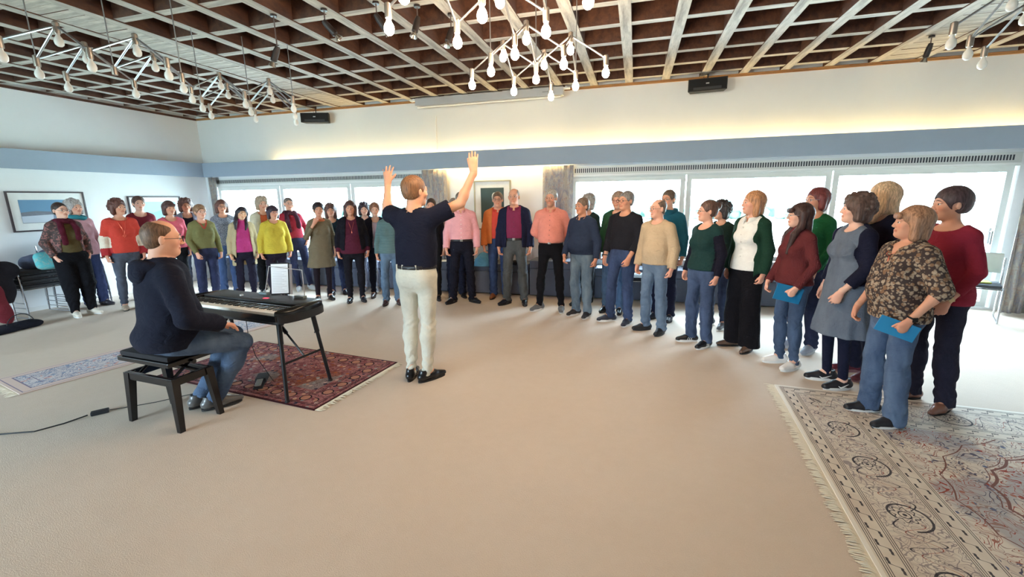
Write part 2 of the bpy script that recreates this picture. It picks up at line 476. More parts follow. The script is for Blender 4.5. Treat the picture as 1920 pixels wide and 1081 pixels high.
    def hand(P, F, i):
        W_, d, n, t, pose = P.handframe(i); hs = .97 if P.sex == 'm' else .90
        F.cone(W_-d*.02, W_+d*.03, .026*hs, .027*hs, .012, (n, 1.25))
        F.cone(W_+d*.035*hs, W_+d*.075*hs, .034*hs, .040*hs, .012, (n, 2.4))
        F.cone(W_+d*.02*hs+t*.016, W_+d*.06*hs+t*.026+n*.004, .017, .013, .012)
        curl = {'relax': (22, 30, 20), 'flat': (4, 6, 4), 'spread': (2, 8, 6), 'fist': (55, 70, 40), 'mouth': (35, 40, 20), 'drape': (14, 14, 10)}[pose]
        spr = {'spread': 13, 'drape': 8}.get(pose, 2.5); rr = .0088*hs
        for k, (o, L) in enumerate(((.030, .070), (.010, .079), (-.011, .073), (-.030, .058))):
            o *= hs; L *= hs; b = W_+d*(.078-(.004 if k in (0, 3) else 0))*hs+t*o
            a = R(spr*(1.5-k)); dd = nrm(d*math.cos(a)+t*math.sin(a)); c = 0
            for j, fr in enumerate((.44, .32, .27)):
                c += curl[j]*(1+.12*k); v = dd*math.cos(R(c))+n*math.sin(R(c)); e = b+v*L*fr
                F.cone(b, e, rr*(1-.08*j), rr*(1-.08*(j+1)), .004); b = e
        ta = 48 if pose == 'spread' else (20 if pose in ('flat', 'drape') else 28)
        v = nrm(d*math.cos(R(ta))+t*math.sin(R(ta))+n*(.15 if pose in ('spread', 'flat') else .45)); b = W_+d*.035*hs+t*.026*hs+n*.004
        e = b+v*.040*hs; F.cone(b, e, .0125*hs, .0105*hs, .008)
        v2 = nrm(v+d*(.5 if pose != 'spread' else .15)); F.cone(e, e+v2*.030*hs, .0102*hs, .0082*hs, .003)
    def body(P):
        m = P.sex == 'm'; hc = P.hp((0, 0, 1.59)); f = P.res
        bx, by, bz = [(hc[0]-.10, hc[0]+.10)], [(hc[1]-.13, hc[1]+.12)], [(hc[2]-.125, hc[2]+.13)]
        pts = [hc+.13, hc-.13]
        for i in (0, 1):
            W_, d, n, t, pose = P.handframe(i); q = np.stack([W_-d*.02, W_+d*(.18 if pose != 'fist' else .12), W_+t*.04+d*.06, W_+n*.05+d*.09])
            lo = q.min(0)-.03; hi = q.max(0)+.03; pts += [lo, hi]
            bx.append((lo[0], hi[0])); by.append((lo[1], hi[1])); bz.append((lo[2], hi[2]))
            pts += [P.J[i][1]-.08, P.J[i][1]+.08]
            for q in P.legs[i]: pts += [q-.12, q+.12]
        pts = np.array(pts); lo = pts.min(0); hi = pts.max(0)
        lo[2] = -.03 if not P.seated else lo[2]-.05; lo[1] -= .06; hi[1] += .06
        F = SDF(lo, hi, (bx, by, bz), f, .017)
        # trunk and limbs a little inside the clothes, one continuous field
        P.torso(F, -.012)
        if P.seated: F.plane((0, 0, .885), (0, 0, -1))
        F.cone((0, .03, 1.39), P.hp((0, .02, 1.50)), .058 if m else .050, .056 if m else .046, .03)
        for i in (0, 1):
            P.arm(F, i, .047*(.6+.4*P.g) if m else .041*(.5+.5*P.g), .038 if m else .033*(.6+.4*P.g), .0265 if m else .0225)
            S, E, W_, *_ = P.J[i]; F.ell(E+(W_-E)*.25, (.039, .039, .05) if m else (.034, .034, .045), .02)
            P.hand(F, i); P.leg(F, i, .062*(.5+.5*P.g), .042, .031)
            h_, k_, a_ = P.legs[i]; fy = R(P.footyaw[i])*(-1 if i == 0 else 1); fd = A3(math.sin(fy), -math.cos(fy), 0)
            F.cone(a_, a_+fd*.11+A3(0, 0, -.045), .034, .025, .02)
        # head
        H = P.hp; Rh = P.Rh; e = lambda c, r, k=.01, op='u': F.ell(H(c), r, k, Rh, op)
        c_ = lambda a, b, ra, rb, k=.01, op='u': F.cone(H(a), H(b), ra, rb, k, None, op)
        fat = max(0, P.g-1)*.022
        e((0, .018, 1.612), (.073, .094, .088), .02)
        e((0, -.026, 1.556), (.058+fat, .060, .074), .03)
        c_((0, .0, 1.53), (0, -.045, 1.503), .05+fat, .030+fat, .03)
        e((0, -.063, 1.496), (.026 if m else .021, .026, .020), .025)
        c_((-.034, -.068, 1.609), (.034, -.068, 1.609), .015 if m else .012, .015 if m else .012, .015)
        for sd in (-1, 1):
            e((sd*.031, -.101, 1.588), (.019, .019, .0125), .012, 's')
            e((sd*.041, -.055, 1.560), (.021+fat*.5, .021, .021), .02)
            e((sd*.0125, -.092, 1.553), (.0085, .009, .0075), .006)
            e((sd*.077, .012, 1.577), (.010, .016, .028), .008)
            c_((sd*.044, -.0745, 1.5965), (sd*.018, -.0825, 1.5965), .0068, .0068, .004); c_((sd*.042, -.074, 1.5795), (sd*.020, -.081, 1.5795), .0055, .0055, .004)
        c_((0, -.083, 1.597), (0, -.105 if m else -.101, 1.560), .0075, .0112 if m else .0095, .010)
        c_((-.015, -.083, 1.529), (.015, -.083, 1.529), .008, .008, .006)
        c_((-.012, -.082, 1.5195), (.012, -.082, 1.5195), .0085, .0085, .004)
        V, Q = F.nets()
        q = (V-P.pv)@Rh+A3(0, .02, 1.50)      # back to head space for tinting
        base = A3(*lin(P.skin)); C = np.tile(base, (len(V), 1))
        face = (q[:, 2] > 1.46) & (q[:, 1] < -.03) & (np.abs(q[:, 0]) < .09)
        bl = face*np.exp(-(((np.abs(q[:, 0])-.042)/.02)**2+((q[:, 2]-1.556)/.018)**2)); C = C*(1-.20*bl[:, None]*A3(0, 1, 1))
        lp = face & (np.abs(q[:, 0]) < .025) & (np.abs(q[:, 2]-1.5245) < .0085) & (q[:, 1] < -.076); C[lp] = base*A3(.80, .56, .54)
        if P.hairc is not None and m and getattr(P, 'beard', False):
            st = face & (q[:, 2] < 1.545) & ~lp; C[st] = C[st]*.75
        k = A3(*lin(P.skin))*A3(1.0, .86, .82)
        hn = np.zeros(len(V), bool)
        for i in (0, 1):
            W_ = P.J[i][2]; hn |= np.linalg.norm(V-W_-P.J[i][3]*.1, axis=1) < .11
        C[hn] = C[hn]*A3(1.0, .90, .88)
        P.bodyo = P.out('body', V, Q, skin_mat(), cols=C)
    def garment(P, which, c, neck='crew', hem=.93, sleeve='long', ease=.0, kind='plain', c2=None, c3=None, sc=None, skirt=None, open=None,
                name=None, trim=None, blocks=None, label=None, nd=0.0, sl_ease=0., tuck=False, scz=None):
        m = P.sex == 'm'; ex = .010+ease+(.014 if which == 'outer' else 0)
        S0, S1 = P.J[0], P.J[1]
        pts = [A3(-.32*P.g-ex, -.30-P.belly, max(hem-.04, 0)), A3(.32*P.g+ex, .27, 1.50)]
        for i in (0, 1):
            _, E, W_ = P.J[i][:3]; pts += [E-.09, E+.09, W_-.07, W_+.07]
        pts = np.array(pts); lo = pts.min(0); hi = pts.max(0)
        if skirt: lo[0] = min(lo[0], -skirt[0]-.05); hi[0] = max(hi[0], skirt[0]+.05); lo[1] = min(lo[1], -skirt[0]-.02); hi[1] = max(hi[1], skirt[0]+.02)
        F = SDF(lo, hi, coarse=max(.0105, P.res*1.9))
        P.torso(F, ex)
        lowflat = ((0, 1, 0), 1.3)
        if P.seated: F.ell((0, .035, .94), (.215, .175, .13), .05)
        if hem < .93 and not skirt:
            F.cone((0, .012, .95), (0, .015, hem), (.165 if m else .172)*(.4+.6*P.g)+ex, (.162 if m else .168)*(.4+.6*P.g)+ex+.005, .04, lowflat)
        if skirt:
            F.cone((0, .01, 1.02), (0, .01, hem), (.128*P.g)+ex+.015, skirt[0], .05, lowflat)
        # neckline
        if neck != 'turtle':
            rn = {'crew': .062, 'v': .060, 'scoop': .078, 'collar': .056, 'boat': .085}[neck]
            F.cone((0, .03, 1.41), (0, -.0, 1.50), rn+.004, rn+.02, .008, None, 's')
            F.ell((0, -.035, 1.435), (rn+.012, .075, .045 if neck != 'scoop' else .075), .01, None, 's')
            if neck == 'v': F.cone((0, -.10, 1.43), (0, -.135, 1.31-nd), .05, .008, .008, None, 's')
            if neck == 'collar': F.cone((0, -.08, 1.43), (0, -.12, 1.37), .032, .006, .006, None, 's')
        else: F.cone((0, .03, 1.40), P.hp((0, .02, 1.475)), .068, .062, .02)
        if open is not None:
            a, b = open; X = F.ax[0][:, None, None]; Y = F.ax[1][None, :, None]; Z = F.ax[2][None, None, :]
            u_ = np.clip((1.42-Z)/(1.42-hem), 0, 1); wd = a+(b-a)*u_
            F.F = np.maximum(F.F, -np.maximum(np.abs(X)-wd, Y-.02+.0*Z).astype(np.float32))
        F.plane((0, 0, hem), (0, 0, -1))
        tz = {'long': .985, '3q': .84, 'short': .33, 'elbow': .5}[sleeve]
        us, ue, uw = (.056, .047, .037) if m else (.046*(.6+.4*P.g), .038*(.6+.4*P.g), .032)
        x_ = ex*.7+sl_ease
        for i in (0, 1):
            S, E, W_ = P.J[i][:3]
            if sleeve == 'short':
                e2 = S+(E-S)*.66; F.cone(S, e2, us+x_, ue+x_+.010, .035)
                dd = nrm(E-S); F.cone(e2+dd*.07, e2+dd*.16, ue+x_+.035, ue+x_+.035, .004, None, 's')
                F.cone(e2, e2+dd*.03, ue+x_-.004, ue+x_-.004, .002, None, 's')
            else:
                F.cone(S, E, us*.93+x_, ue+x_, .026)
                t = (tz-.5)*2; e2 = E+(W_-E)*t; re = ue+(uw-ue)*t+x_
                if t > 0:
                    F.cone(E, e2, ue+x_, re, .012); dd = nrm(W_-E)
                    F.cone(e2+dd*(re+.028), e2+dd*(re+.08), re+.03, re+.03, .003, None, 's')
        V, Q = F.nets(); N = vnormals(V, Q)
        amp = .009 if kind not in ('knit',) else .007
        f = folds(V, P.seed*7+3, (16, 52), 8, 1.0); fl = np.clip((1.42-V[:, 2])/.15, 0, 1)
        fl = fl*np.clip((V[:, 2]-hem-.02)/.14, 0, 1) if not skirt else fl
        V = V+N*(amp*f*np.maximum(fl, 0)*(1 if not tuck else 1))[:, None]
        if skirt:
            th = np.arctan2(V[:, 1], V[:, 0]); dn = np.clip((1.0-V[:, 2])/(1.0-hem), 0, 1); V[:, :2] *= (1+.035*dn*np.sin(th*9+2*np.sin(th*2)))[:, None]
        mats = [cloth(c, kind, c2, c3)]; mi = np.zeros(len(Q), int); cen = V[Q].mean(1)
        on_arm = np.zeros(len(Q), bool); armt = np.zeros(len(Q))
        for i in (0, 1):
            S, E, W_ = P.J[i][:3]
            for a, b, t0 in ((S, E, 0), (E, W_, .5)):
                v = b-a; t = np.clip(((cen-a)@v)/(v@v), 0, 1); d = np.linalg.norm(cen-a-t[:, None]*v, axis=1)
                hit = (d < .066+x_) & ((t > .15) | (t0 > 0)) & (np.abs(cen[:, 0]) > P.sw*.86); on_arm |= hit; armt[hit] = np.maximum(armt[hit], t0+t[hit]*.5)
        P.arm_mask = on_arm
        if sc: mats.append(cloth(sc) if isinstance(sc[0], int) else sc[0]); mi[on_arm] = len(mats)-1
        if blocks:      # (kind of region, lo, hi, colour)
            for reg, a, b, cc in blocks:
                mats.append(cloth(cc)); v = armt if reg == 'arm' else cen[:, 2]
                mi[((on_arm) if reg == 'arm' else ~on_arm) & (v >= a) & (v < b)] = len(mats)-1
        if trim:
            mats.append(cloth(trim)); r_ = (cen[:, 2] < hem+.03) & ~on_arm
            r_ |= ((np.abs(cen[:, 0]) < .085) & (cen[:, 1] < -.0) & (cen[:, 2] > 1.30) & (np.abs(np.abs(cen[:, 0])-np.clip((cen[:, 2]-1.30)*.48, 0, .07)) < .011))
            mi[r_] = len(mats)-1
        nm = name or {'top': 'sweater', 'outer': 'cardigan'}[which]
        return P.out(nm, V, Q, mats, mi, label=label)
    def trousers(P, c=(40, 60, 100), kind='denim', c2=None, fit='straight', hem=.055, name=None, waist=1.0, label=None, belt=None, rise=.0):
        if kind == 'denim' and c2 is None: c2 = tuple(min(255, int(x*1.35+14)) for x in c)
        g = .45+.55*P.g
        rh, rk, ra = {'straight': (.088, .066, .060), 'slim': (.085, .058, .045), 'tights': (.078, .050, .036), 'wide': (.10, .095, .105), 'boot': (.088, .064, .072), 'harem': (.115, .098, .05)}[fit]
        rh *= g; rk *= (.7+.3*g)
        pts = np.array([q for l in P.legs for q in l]); lo = pts.min(0)-.16; hi = pts.max(0)+.16
        lo[2] = max(lo[2], hem-.05) if not P.seated else lo[2]; hi[2] = max(hi[2], waist+.06) if not P.seated else waist+.06
        F = SDF(lo, hi, coarse=max(.0105, P.res*1.9))
        fy = ((0, 1, 0), 1.42)
        if not P.seated:
            F.cone((0, .012, .99), (0, .012, .93), (.151 if P.sex == 'm' else .135)*(g*.6+.4*P.g)+.012, (.152 if P.sex == 'm' else .168)*g+.01, .03, ((0, 1, 0), 1.36))
            if P.belly: F.ell((0, -.04-P.belly*.3, 1.02), ((.12+P.belly*.5)*P.g, .07+P.belly*.8, .10), .05)
            for sd in (-1, 1): F.ell((sd*.07*g, .042 if P.sex == 'm' else .052, .905), ((.082 if P.sex == 'm' else .090)*g, .082*g, .10), .04)
        else:
            F.ell((0, .03, P.legs[0][0][2]+.02), (.175*g, .135*g, .11), .05)
        for i in (0, 1):
            h_, k_, a_ = P.legs[i]
            F.cone(h_, k_, rh, rk, .025); F.cone(k_, a_+(k_-a_)*.02-A3(0, 0, .03), rk, ra, .02)
            if fit in ('straight', 'boot', 'slim'): F.ell(k_+(a_-k_)*.28+A3(0, .014, 0)*(not P.seated), (rk*.95, rk*1.05, .12), .04)
        if not P.seated: F.plane((0, 0, hem), (0, 0, -1)); 
        else:
            for i in (0, 1):
                h_, k_, a_ = P.legs[i]; dd = nrm(a_-k_); F.cone(a_+dd*.10, a_+dd*.2, .10, .10, .003, None, 's')
        F.plane((0, 0, waist), (0, 0, 1))
        V, Q = F.nets(); N = vnormals(V, Q)
        f = folds(V, P.seed*5+1, (14, 46), 7, 1.2)
        fz = np.sin(V[:, 2]*70+4*np.sin(V[:, 0]*26+P.seed)+3.5*np.sin(V[:, 1]*23+1)+2*np.sin(V[:, 2]*17+P.seed)); low = np.clip((.42-V[:, 2])/.3, 0, 1)+.8*np.exp(-((V[:, 2]-.5)/.06)**2)
        if P.seated: low = .4*np.ones(len(V))
        if kind != 'tights': V = V+N*((.012*f+.0058*fz*low*(fit not in ('tights', 'wide')))*(np.clip((.93-V[:, 2])/.12, 0, 1) if not P.seated else .5))[:, None]
        kind = 'plain' if kind == 'tights' else kind
        t = P.out(name or ('jeans' if kind == 'denim' else 'trousers'), V, Q, cloth(c, kind, c2), label=label)
        if belt:
            F = SDF((-.3, -.3-P.belly, waist-.06), (.3, .3, waist+.03), coarse=.009)
            F.cone((0, .012, 1.01), (0, .012, .95), (.151 if P.sex == 'm' else .135)*(g*.6+.4*P.g)+.019, (.158 if P.sex == 'm' else .165)*g+.015, .03, ((0, 1, 0), 1.36))
            if P.belly: F.ell((0, -.04-P.belly*.3, 1.02), ((.12+P.belly*.5)*P.g+.006, .07+P.belly*.8+.006, .106), .05)
            F.plane((0, 0, waist-.028), (0, 0, -1)); F.plane((0, 0, waist+.006), (0, 0, 1)); V, Q = F.nets()
            b = P.out('belt', V, Q, mat('belt_leather', belt, .45)); 
            k = MB(); y = V[:, 1].min(); k.box((-.02, y-.006, waist-.028), (.02, y+.004, waist+.006), bev=.003); P.mb(k, 'buckle', mat('buckle_metal', (170, 170, 165), .3, 1), b)
        return t
    def hair(P, style, rgb, *opt):
        if style == 'none': return
        vol = dict(short=.011, crop=.006, bald=.003, bob=.015, long=.015, curly=.026, updo=.014, pixie=.022, shag=.026, pony=.013)[style]
        long_ = style in ('long',); hc = P.hp((0, .02, 1.60)); dn = .42 if long_ else (.20 if style in ('bob', 'curly', 'shag') else .17)
        F = SDF(hc-A3(.17, .18, dn), hc+A3(.17, .19, .17), coarse=max(.0055, P.res*1.05)); H = P.hp; Rh = P.Rh
        e = lambda c, r, k=.01, op='u': F.ell(H(c), r, k, Rh, op)
        c_ = lambda a, b, ra, rb, k=.01, op='u', fl=None: F.cone(H(a), H(b), ra, rb, k, None if fl is None else (Rh@A3(*fl[0]), fl[1]), op)
        e((0, .024, 1.617), (.073+vol, .092+vol*.9, .086+vol*.85), 0)
        if style in ('short', 'crop', 'bald', 'updo', 'pixie', 'pony'):
            e((0, .045 if style != 'bald' else .038, 1.57), (.066+vol*.5, .062+vol*.5, .065), .02)
            zc = 1.575 if 'bald' != style else 1.57
            e((0, -.118, 1.560), (.083, .112, .090 if style not in ('pixie',) else .080), .008, 's')        # face opening
            e((0, -.05, 1.475), (.11, .085, .075), .008, 's')
            for sd in (-1, 1): e((sd*.085, .005, 1.567), (.03, .030, .034), .006, 's')
            e((0, .06, 1.462), (.12, .10, .06), .008, 's')
            if style == 'bald':
                e((0, -.035, 1.705), (.062, .105, .060), .01, 's'); e((0, -.10, 1.63), (.075, .06, .06), .01, 's')
            if style == 'updo': e((0, .115, 1.64), (.045, .04, .045), .012)
            if style == 'pony': c_((0, .115, 1.63), (0, .15, 1.56), .035, .03, .01); c_((0, .15, 1.56), (0, .14, 1.45), .032, .012, .01)
        else:
            low = {'bob': 1.485, 'curly': 1.50, 'shag': 1.47, 'long': 1.30}[style]
            if opt and isinstance(opt[0], (int, float)): low = opt[0]
            for sd in (-1, 1):
                c_((sd*.072, .015, 1.61), (sd*.074, .008, max(low, 1.46)+.01), .030+vol*.4, .027+vol*.3, .02)
                if long_:
                    c_((sd*.074, .008, 1.50), (sd*.085, -.055, 1.40), .030, .030, .02); c_((sd*.085, -.055, 1.40), (sd*.078, -.10, low), .030, .016, .02)
            c_((0, .055, 1.60), (0, .055, max(low, 1.46)+.02), .072+vol*.5, .060+vol*.3, .03)
            if long_: c_((0, .07, 1.48), (0, .11, low+.03), .075, .05, .03, 'u', ((0, 1, 0), 1.6))
            e((0, -.118, 1.545), (.064, .105, .097), .010, 's')
            c_((0, -.03, 1.47), (0, -.06, 1.40), .052, .052, .01, 's')
            e((0, -.02, 1.52), (.052, .06, .07), .005, 's')
            if 'bangs' in opt: c_((-.042, -.079, 1.638), (.042, -.079, 1.638), .020, .020, .015); c_((-.04, -.086, 1.622), (.04, -.086, 1.622), .012, .012, .01)
        if style in ('curly', 'shag'):
            rg = np.random.RandomState(P.seed+11); n = 190 if style == 'curly' else 70
            for _ in range(n):
                v = nrm(rg.normal(size=3)); v[2] = abs(v[2])-.45 if v[2] < -.5 else v[2]
                if v[1] < -.25 and v[2] < .45: continue
                p = A3(0, .026, 1.61)+v*A3(.074+vol, .090+vol, .088+vol)
                r = rg.uniform(.010, .020); e(p, (r, r, r), .004)
        V, Q = F.nets()
        if len(V) == 0: return
        N = vnormals(V, Q); am = .0035 if style in ('curly', 'shag') else .002
        V = V+N*(am*folds(V, P.seed, (60, 150), 6, .35 if style not in ('curly', 'shag') else 1))[:, None]
        P.out('hair', V, Q, hair_mat(rgb))
    def face(P, glasses):
        if 'eyeball' not in MC:
            b = MB(); n, k = 12, 8
            prof = [(math.sin(PI*j/k)*1.0, -math.cos(PI*j/k)) for j in range(k+1)]; b.lathe((0, 0, 0), prof, n, (0, -1, 0)); me = b.mesh('eye', True)
            me.materials.append(mat('eye_white', (225, 218, 210), .25, 0, .02)); me.materials.append(mat('iris', (60, 45, 35), .2, 0, .05)); 
            for p in me.polygons:
                if p.center.y < -.70: p.material_index = 1
            MC['eyeball'] = me
        for sd in (-1, 1):
            p = P.W([P.hp((sd*.031, -.0752, 1.5875))])[0]; o = inst('eye', MC['eyeball'], P.e, p)
            o.rotation_mode = 'QUATERNION'; o.rotation_quaternion = Matrix(P.Rh.tolist()).to_quaternion(); o.scale = (.0112*P.s,)*3
        if P.hairc:
            b = MB()
            for sd in (-1, 1):
                b.tube([P.hp(q) for q in ((sd*.015, -.0895, 1.611), (sd*.031, -.088, 1.6145), (sd*.047, -.075, 1.608))], [.0022, .003, .0015], 5)
            P.mb(b, 'eyebrows', hair_mat(tuple(int(x*.8) for x in P.hairc)))
        if glasses:
            b = MB(); r = .0019 if glasses[0]+glasses[1]+glasses[2] < 300 else .0013
            for sd in (-1, 1):
                b.tube([P.hp((sd*.032+.025*math.cos(a)*(1 if abs(math.cos(a)) < .9 else 1), -.107+.006*abs(math.cos(a)), 1.585+.018*math.sin(a))) for a in np.linspace(0, 2*PI, 14, endpoint=False)], r, 5, closed=True)
                b.tube([P.hp(q) for q in ((sd*.057, -.100, 1.589), (sd*.076, -.045, 1.590), (sd*.082, .015, 1.588))], r, 5)
            b.tube([P.hp(q) for q in ((-.008, -.106, 1.59), (0, -.110, 1.592), (.008, -.106, 1.59))], r, 5)
            P.mb(b, 'glasses', mat('glasses_%d' % glasses[0], glasses, .35, .3))
    def shoe(P, i, typ, c, sole=(225, 225, 225)):
        h_, k_, a_ = P.legs[i]; yw = R(P.footyaw[i])*(-1 if i == 0 else 1)
        key = ('shoe', typ, c, sole)
        if key not in MC:
            F = SDF((-.07, -.23, -.01), (.07, .12, .22), coarse=.0065)
            lw = {'sneaker': 1.0, 'dress': .93, 'boot': .95}[typ]
            F.cone((0, .055, .045), (0, -.06, .045), .036*lw, .042*lw, .02); F.cone((0, -.06, .042), (0, -.155 if typ != 'dress' else -.17, .028), .044*lw, .032*lw if typ != 'dress' else .022, .02)
            F.cone((0, .035, .05), (0, .03, .10 if typ != 'boot' else .17), .037, .034 if typ != 'boot' else .042, .02)
            if typ != 'boot': F.cone((0, .03, .14), (0, .03, .16), .045, .05, .004, None, 's')
            F.plane((0, 0, .016), (0, 0, -1)); V, Q = F.nets(); V += 0
            up = qmesh('shoe', V, Q); up.materials.append(mat('shoe_%d_%d_%d' % c, c, .55 if typ == 'sneaker' else .28))
            b = MB(); pol = []
            for t in np.linspace(0, 2*PI, 28, endpoint=False):
                y = -.045-.128*math.cos(t)*1.0; wv = .036+.012*max(0, math.cos(t-.5)); x = wv*lw*math.sin(t)*(1.05); pol.append((x, y if typ != 'dress' else y*1.04))
            b.prism(pol, 0, .028 if typ == 'sneaker' else .018); so = b.mesh('sole'); so.materials.append(mat('sole_%d_%d_%d' % sole, sole, .6))
            MC[key] = (up, so)
        up, so = MC[key]; p = P.W([a_])[0]; p[2] = P.s*(a_[2]-.085)+P.zoff*P.s
        fw = A3(math.sin(yw), -math.cos(yw), 0)
        o = inst('shoe', up, P.e, (p[0]+fw[0]*.0, p[1]+fw[1]*.0, p[2]), (0, 0, math.atan2(fw[0], -fw[1])), (P.s,)*3)
        inst('sole', so, o); return o
    def collar(P, c, kind='plain', op=.045):
        """folded shirt collar with two points"""
        b = MB(); n = 18; rows = []
        for j, (dr, z) in enumerate(((0, 1.405), (-.004, 1.445), (.003, 1.452), (.016, 1.418))):
            row = []
            for k in range(n+1):
                a = R(-90)+R(14)+R(332)*k/n; fr = abs(k/n-.5)*2; r = .060+dr
                row.append((r*math.cos(a)*1.05, .018+r*math.sin(a)*1.15-(.012*fr**6 if j == 3 else 0)-.01*fr**4, z-.022*fr**2-(.026*fr**8 if j == 3 else 0)+P.H[2]*0))
            rows.append(row)
        b.grid(rows); o = P.mb(b, 'collar', cloth(c, kind)); solid(o, .004); return o
    def buttons(P, z0, z1, n, c=(236, 228, 220), dy=-.012):
        for k in range(n):
            z = z0+(z1-z0)*k/(n-1); y = P.front_y(0, z)+dy
            b = MB().lathe((0, y, z), [(0, -.003), (.006, -.002), (.006, .002), (0, .003)], 10, (0, -1, 0)); P.mb(b, 'button', mat('button_%d' % c[0], c, .4))
    def front_y(P, x, z, ex=.012):
        """y of the chest surface (canonical), used to hang things on it"""
        g, m = P.g, P.sex == 'm'; wv = (.150 if m else .132)*g
        y = .012-wv/1.42-ex
        if not m: y = min(y, -.066*g-.052*math.cos(min(1.5, abs(z-1.235)/.075))*(abs(z-1.235) < .09)-ex+.012)
        if P.belly and abs(z-1.06) < .14: y = min(y, -.045-P.belly*.35-(.075+P.belly)*math.sqrt(max(0, 1-((z-1.06)/.14)**2))-ex)
        return y
    def scarf(P, c, drape=True, name='scarf', r=.030, dz=0):
        F = SDF((-.2, -.24, 1.05), (.2, .2, 1.56), coarse=.010)
        n = 14; pts = [A3(.088*math.cos(a), .02+.092*math.sin(a), 1.432+dz+.012*math.sin(2*a)) for a in np.linspace(0, 2*PI, n)]
        for a, b_ in zip(pts, pts[1:]): F.cone(a, b_, r, r, .02)
        if drape:
            for sd in (-1, 1):
                y0 = P.front_y(0, 1.3)-.02; F.cone((sd*.07, -.06, 1.42), (sd*.085, y0, 1.32), .036, .034, .02); F.cone((sd*.085, y0, 1.32), (sd*.08, y0-.0, 1.12 if sd < 0 else 1.18), .036, .038, .02, ((0, 1, 0), 1.7))
        V, Q = F.nets(); N = vnormals(V, Q); V = V+N*(.006*folds(V, P.seed+5, (50, 110), 6))[:, None]
        return P.out(name, V, Q, cloth(c))
    def necklace(P, c=(200, 190, 160), z=1.24, pendant='drop'):
        b = MB(); y = P.front_y(0, z, .018)
        b.tube([(-.062, 0.0, 1.435), (-.05, -.07, 1.39), (-.02, (y-.1)/2-.02, (1.38+z)/2), (0, y, z), (.02, (y-.1)/2-.02, (1.38+z)/2), (.05, -.07, 1.39), (.062, 0.0, 1.435)], .0016, 5)
        if pendant == 'drop': b.tube([(0, y-.003, z), (0, y-.004, z-.035)], [.003, .006], 6)
        else: b.tube([(.017*math.sin(t)**3, y-.004, z-.02+.0013*(13*math.cos(t)-5*math.cos(2*t)-2*math.cos(3*t)-math.cos(4*t))) for t in np.linspace(0, 2*PI, 16, endpoint=False)], .002, 5, closed=True)
        return P.mb(b, 'necklace', mat('necklace_metal', c, .3, .8))
    def watch(P, i, c=(25, 25, 28), fc=(15, 15, 20)):
        W_, d, n, t, pose = P.handframe(i); ce = W_-d*.022; r = .030
        b = MB(); b.tube([ce+nrm(np.cos(a)*n+np.sin(a)*t)*(r if True else r) for a in np.linspace(0, 2*PI, 16, endpoint=False)], .007, 6, closed=True)
        o = P.mb(b, 'watch', mat('strap_%d' % c[0], c, .5))
        b = MB(); q = Vector((0, 0, 1)).rotation_difference(Vector(-n)).to_matrix(); cc = ce-n*(r+.006); b.box(cc-A3(.017, .017, .004), cc+A3(.017, .017, .004), rot=q, bev=.003)
        P.mb(b, 'watch_face', mat('watchface_%d' % fc[0], fc, .2), o); return o
    def world(P, q):
        """canonical point -> world"""
        v = P.W([q])[0]; return P.e.matrix_basis @ Vector(v) if False else Vector(P.e.location)+Matrix.Rotation(P.rz, 3, 'Z') @ Vector(v)
# ------------------------------------------------------------------ room shell
XL, XR, YB, YN, HC = -9.18, 5.75, 7.585, -4.2, 3.42
wallm = mat('wall_paint', (231, 231, 231), .9, 0, .03, 3, .12, 90)
whitem = mat('white_lacquer', (232, 232, 230), .4, 0, .02)
def carpet():
    t = NT('carpet'); o = t.obj()
    a, _ = t.noise(o, 1.1, 4, .6); b, _ = t.noise(o, 160, 2, .8); c, _ = t.noise(o, 12, 3, .7)
    k = t.mix(a, lin(204, 187, 170), lin(218, 203, 188)); k = t.mix(t.m_('MULTIPLY', b, .45), k, lin(172, 152, 132)); k = t.mix(t.m_('MULTIPLY', c, .18), k, lin(236, 224, 214))
    t.col(k); t.p(Roughness=.95); t.b.inputs['Specular IOR Level'].default_value = .15; t.bump(b, .5, .006); return t.m
MB().box((XL-.3, YN-.3, -.12), (XR+.3, YB+.4, 0)).build('floor', carpet(), kind='structure')
MB().box((XL-.25, YN-.25, -.02), (XL, YB+.3, HC+.4)).build('wall_left', wallm, kind='structure')
MB().box((XR, YN-.25, -.02), (XR+.25, YB+.3, HC+.4)).build('wall_right', wallm, kind='structure')
MB().box((XL, YN-.25, 2.6), (XR, YN, HC+.4)).box((-4.3, YN-.25, -.02), (XR, YN, 2.6)).box((XL, YN-.25, -.02), (-8.7, YN, 2.6)).box((-8.7, YN-.25, -.02), (-4.3, YN, .4)).build('wall_near', wallm, kind='structure')
WT = 2.17
b = MB(); Y0, Y1 = YB, YB+.3
b.box((XL, Y0, WT), (XR, Y1, HC+.4)); b.box((XL, Y0, 0), (-8.97, Y1, WT)); b.box((-3.72, Y0, 0), (-1.10, Y1, WT)); b.box((4.93, Y0, 0), (XR, Y1, WT))
b.box((-8.97, Y0, 0), (-3.72, Y1, .60)); b.box((-1.10, Y0, 0), (2.80, Y1, .60)); b.box((2.80, Y0, -.02), (4.93, Y1, .03))
b.build('wall_back', wallm, kind='structure')
# baseboards
MB().box((XL, YN, 0), (XL+.015, YB, .07)).build('baseboard_left', whitem, kind='structure')
MB().box((-3.72, YB-.015, 0), (-1.10, YB, .07)).build('baseboard_back', whitem, kind='structure')
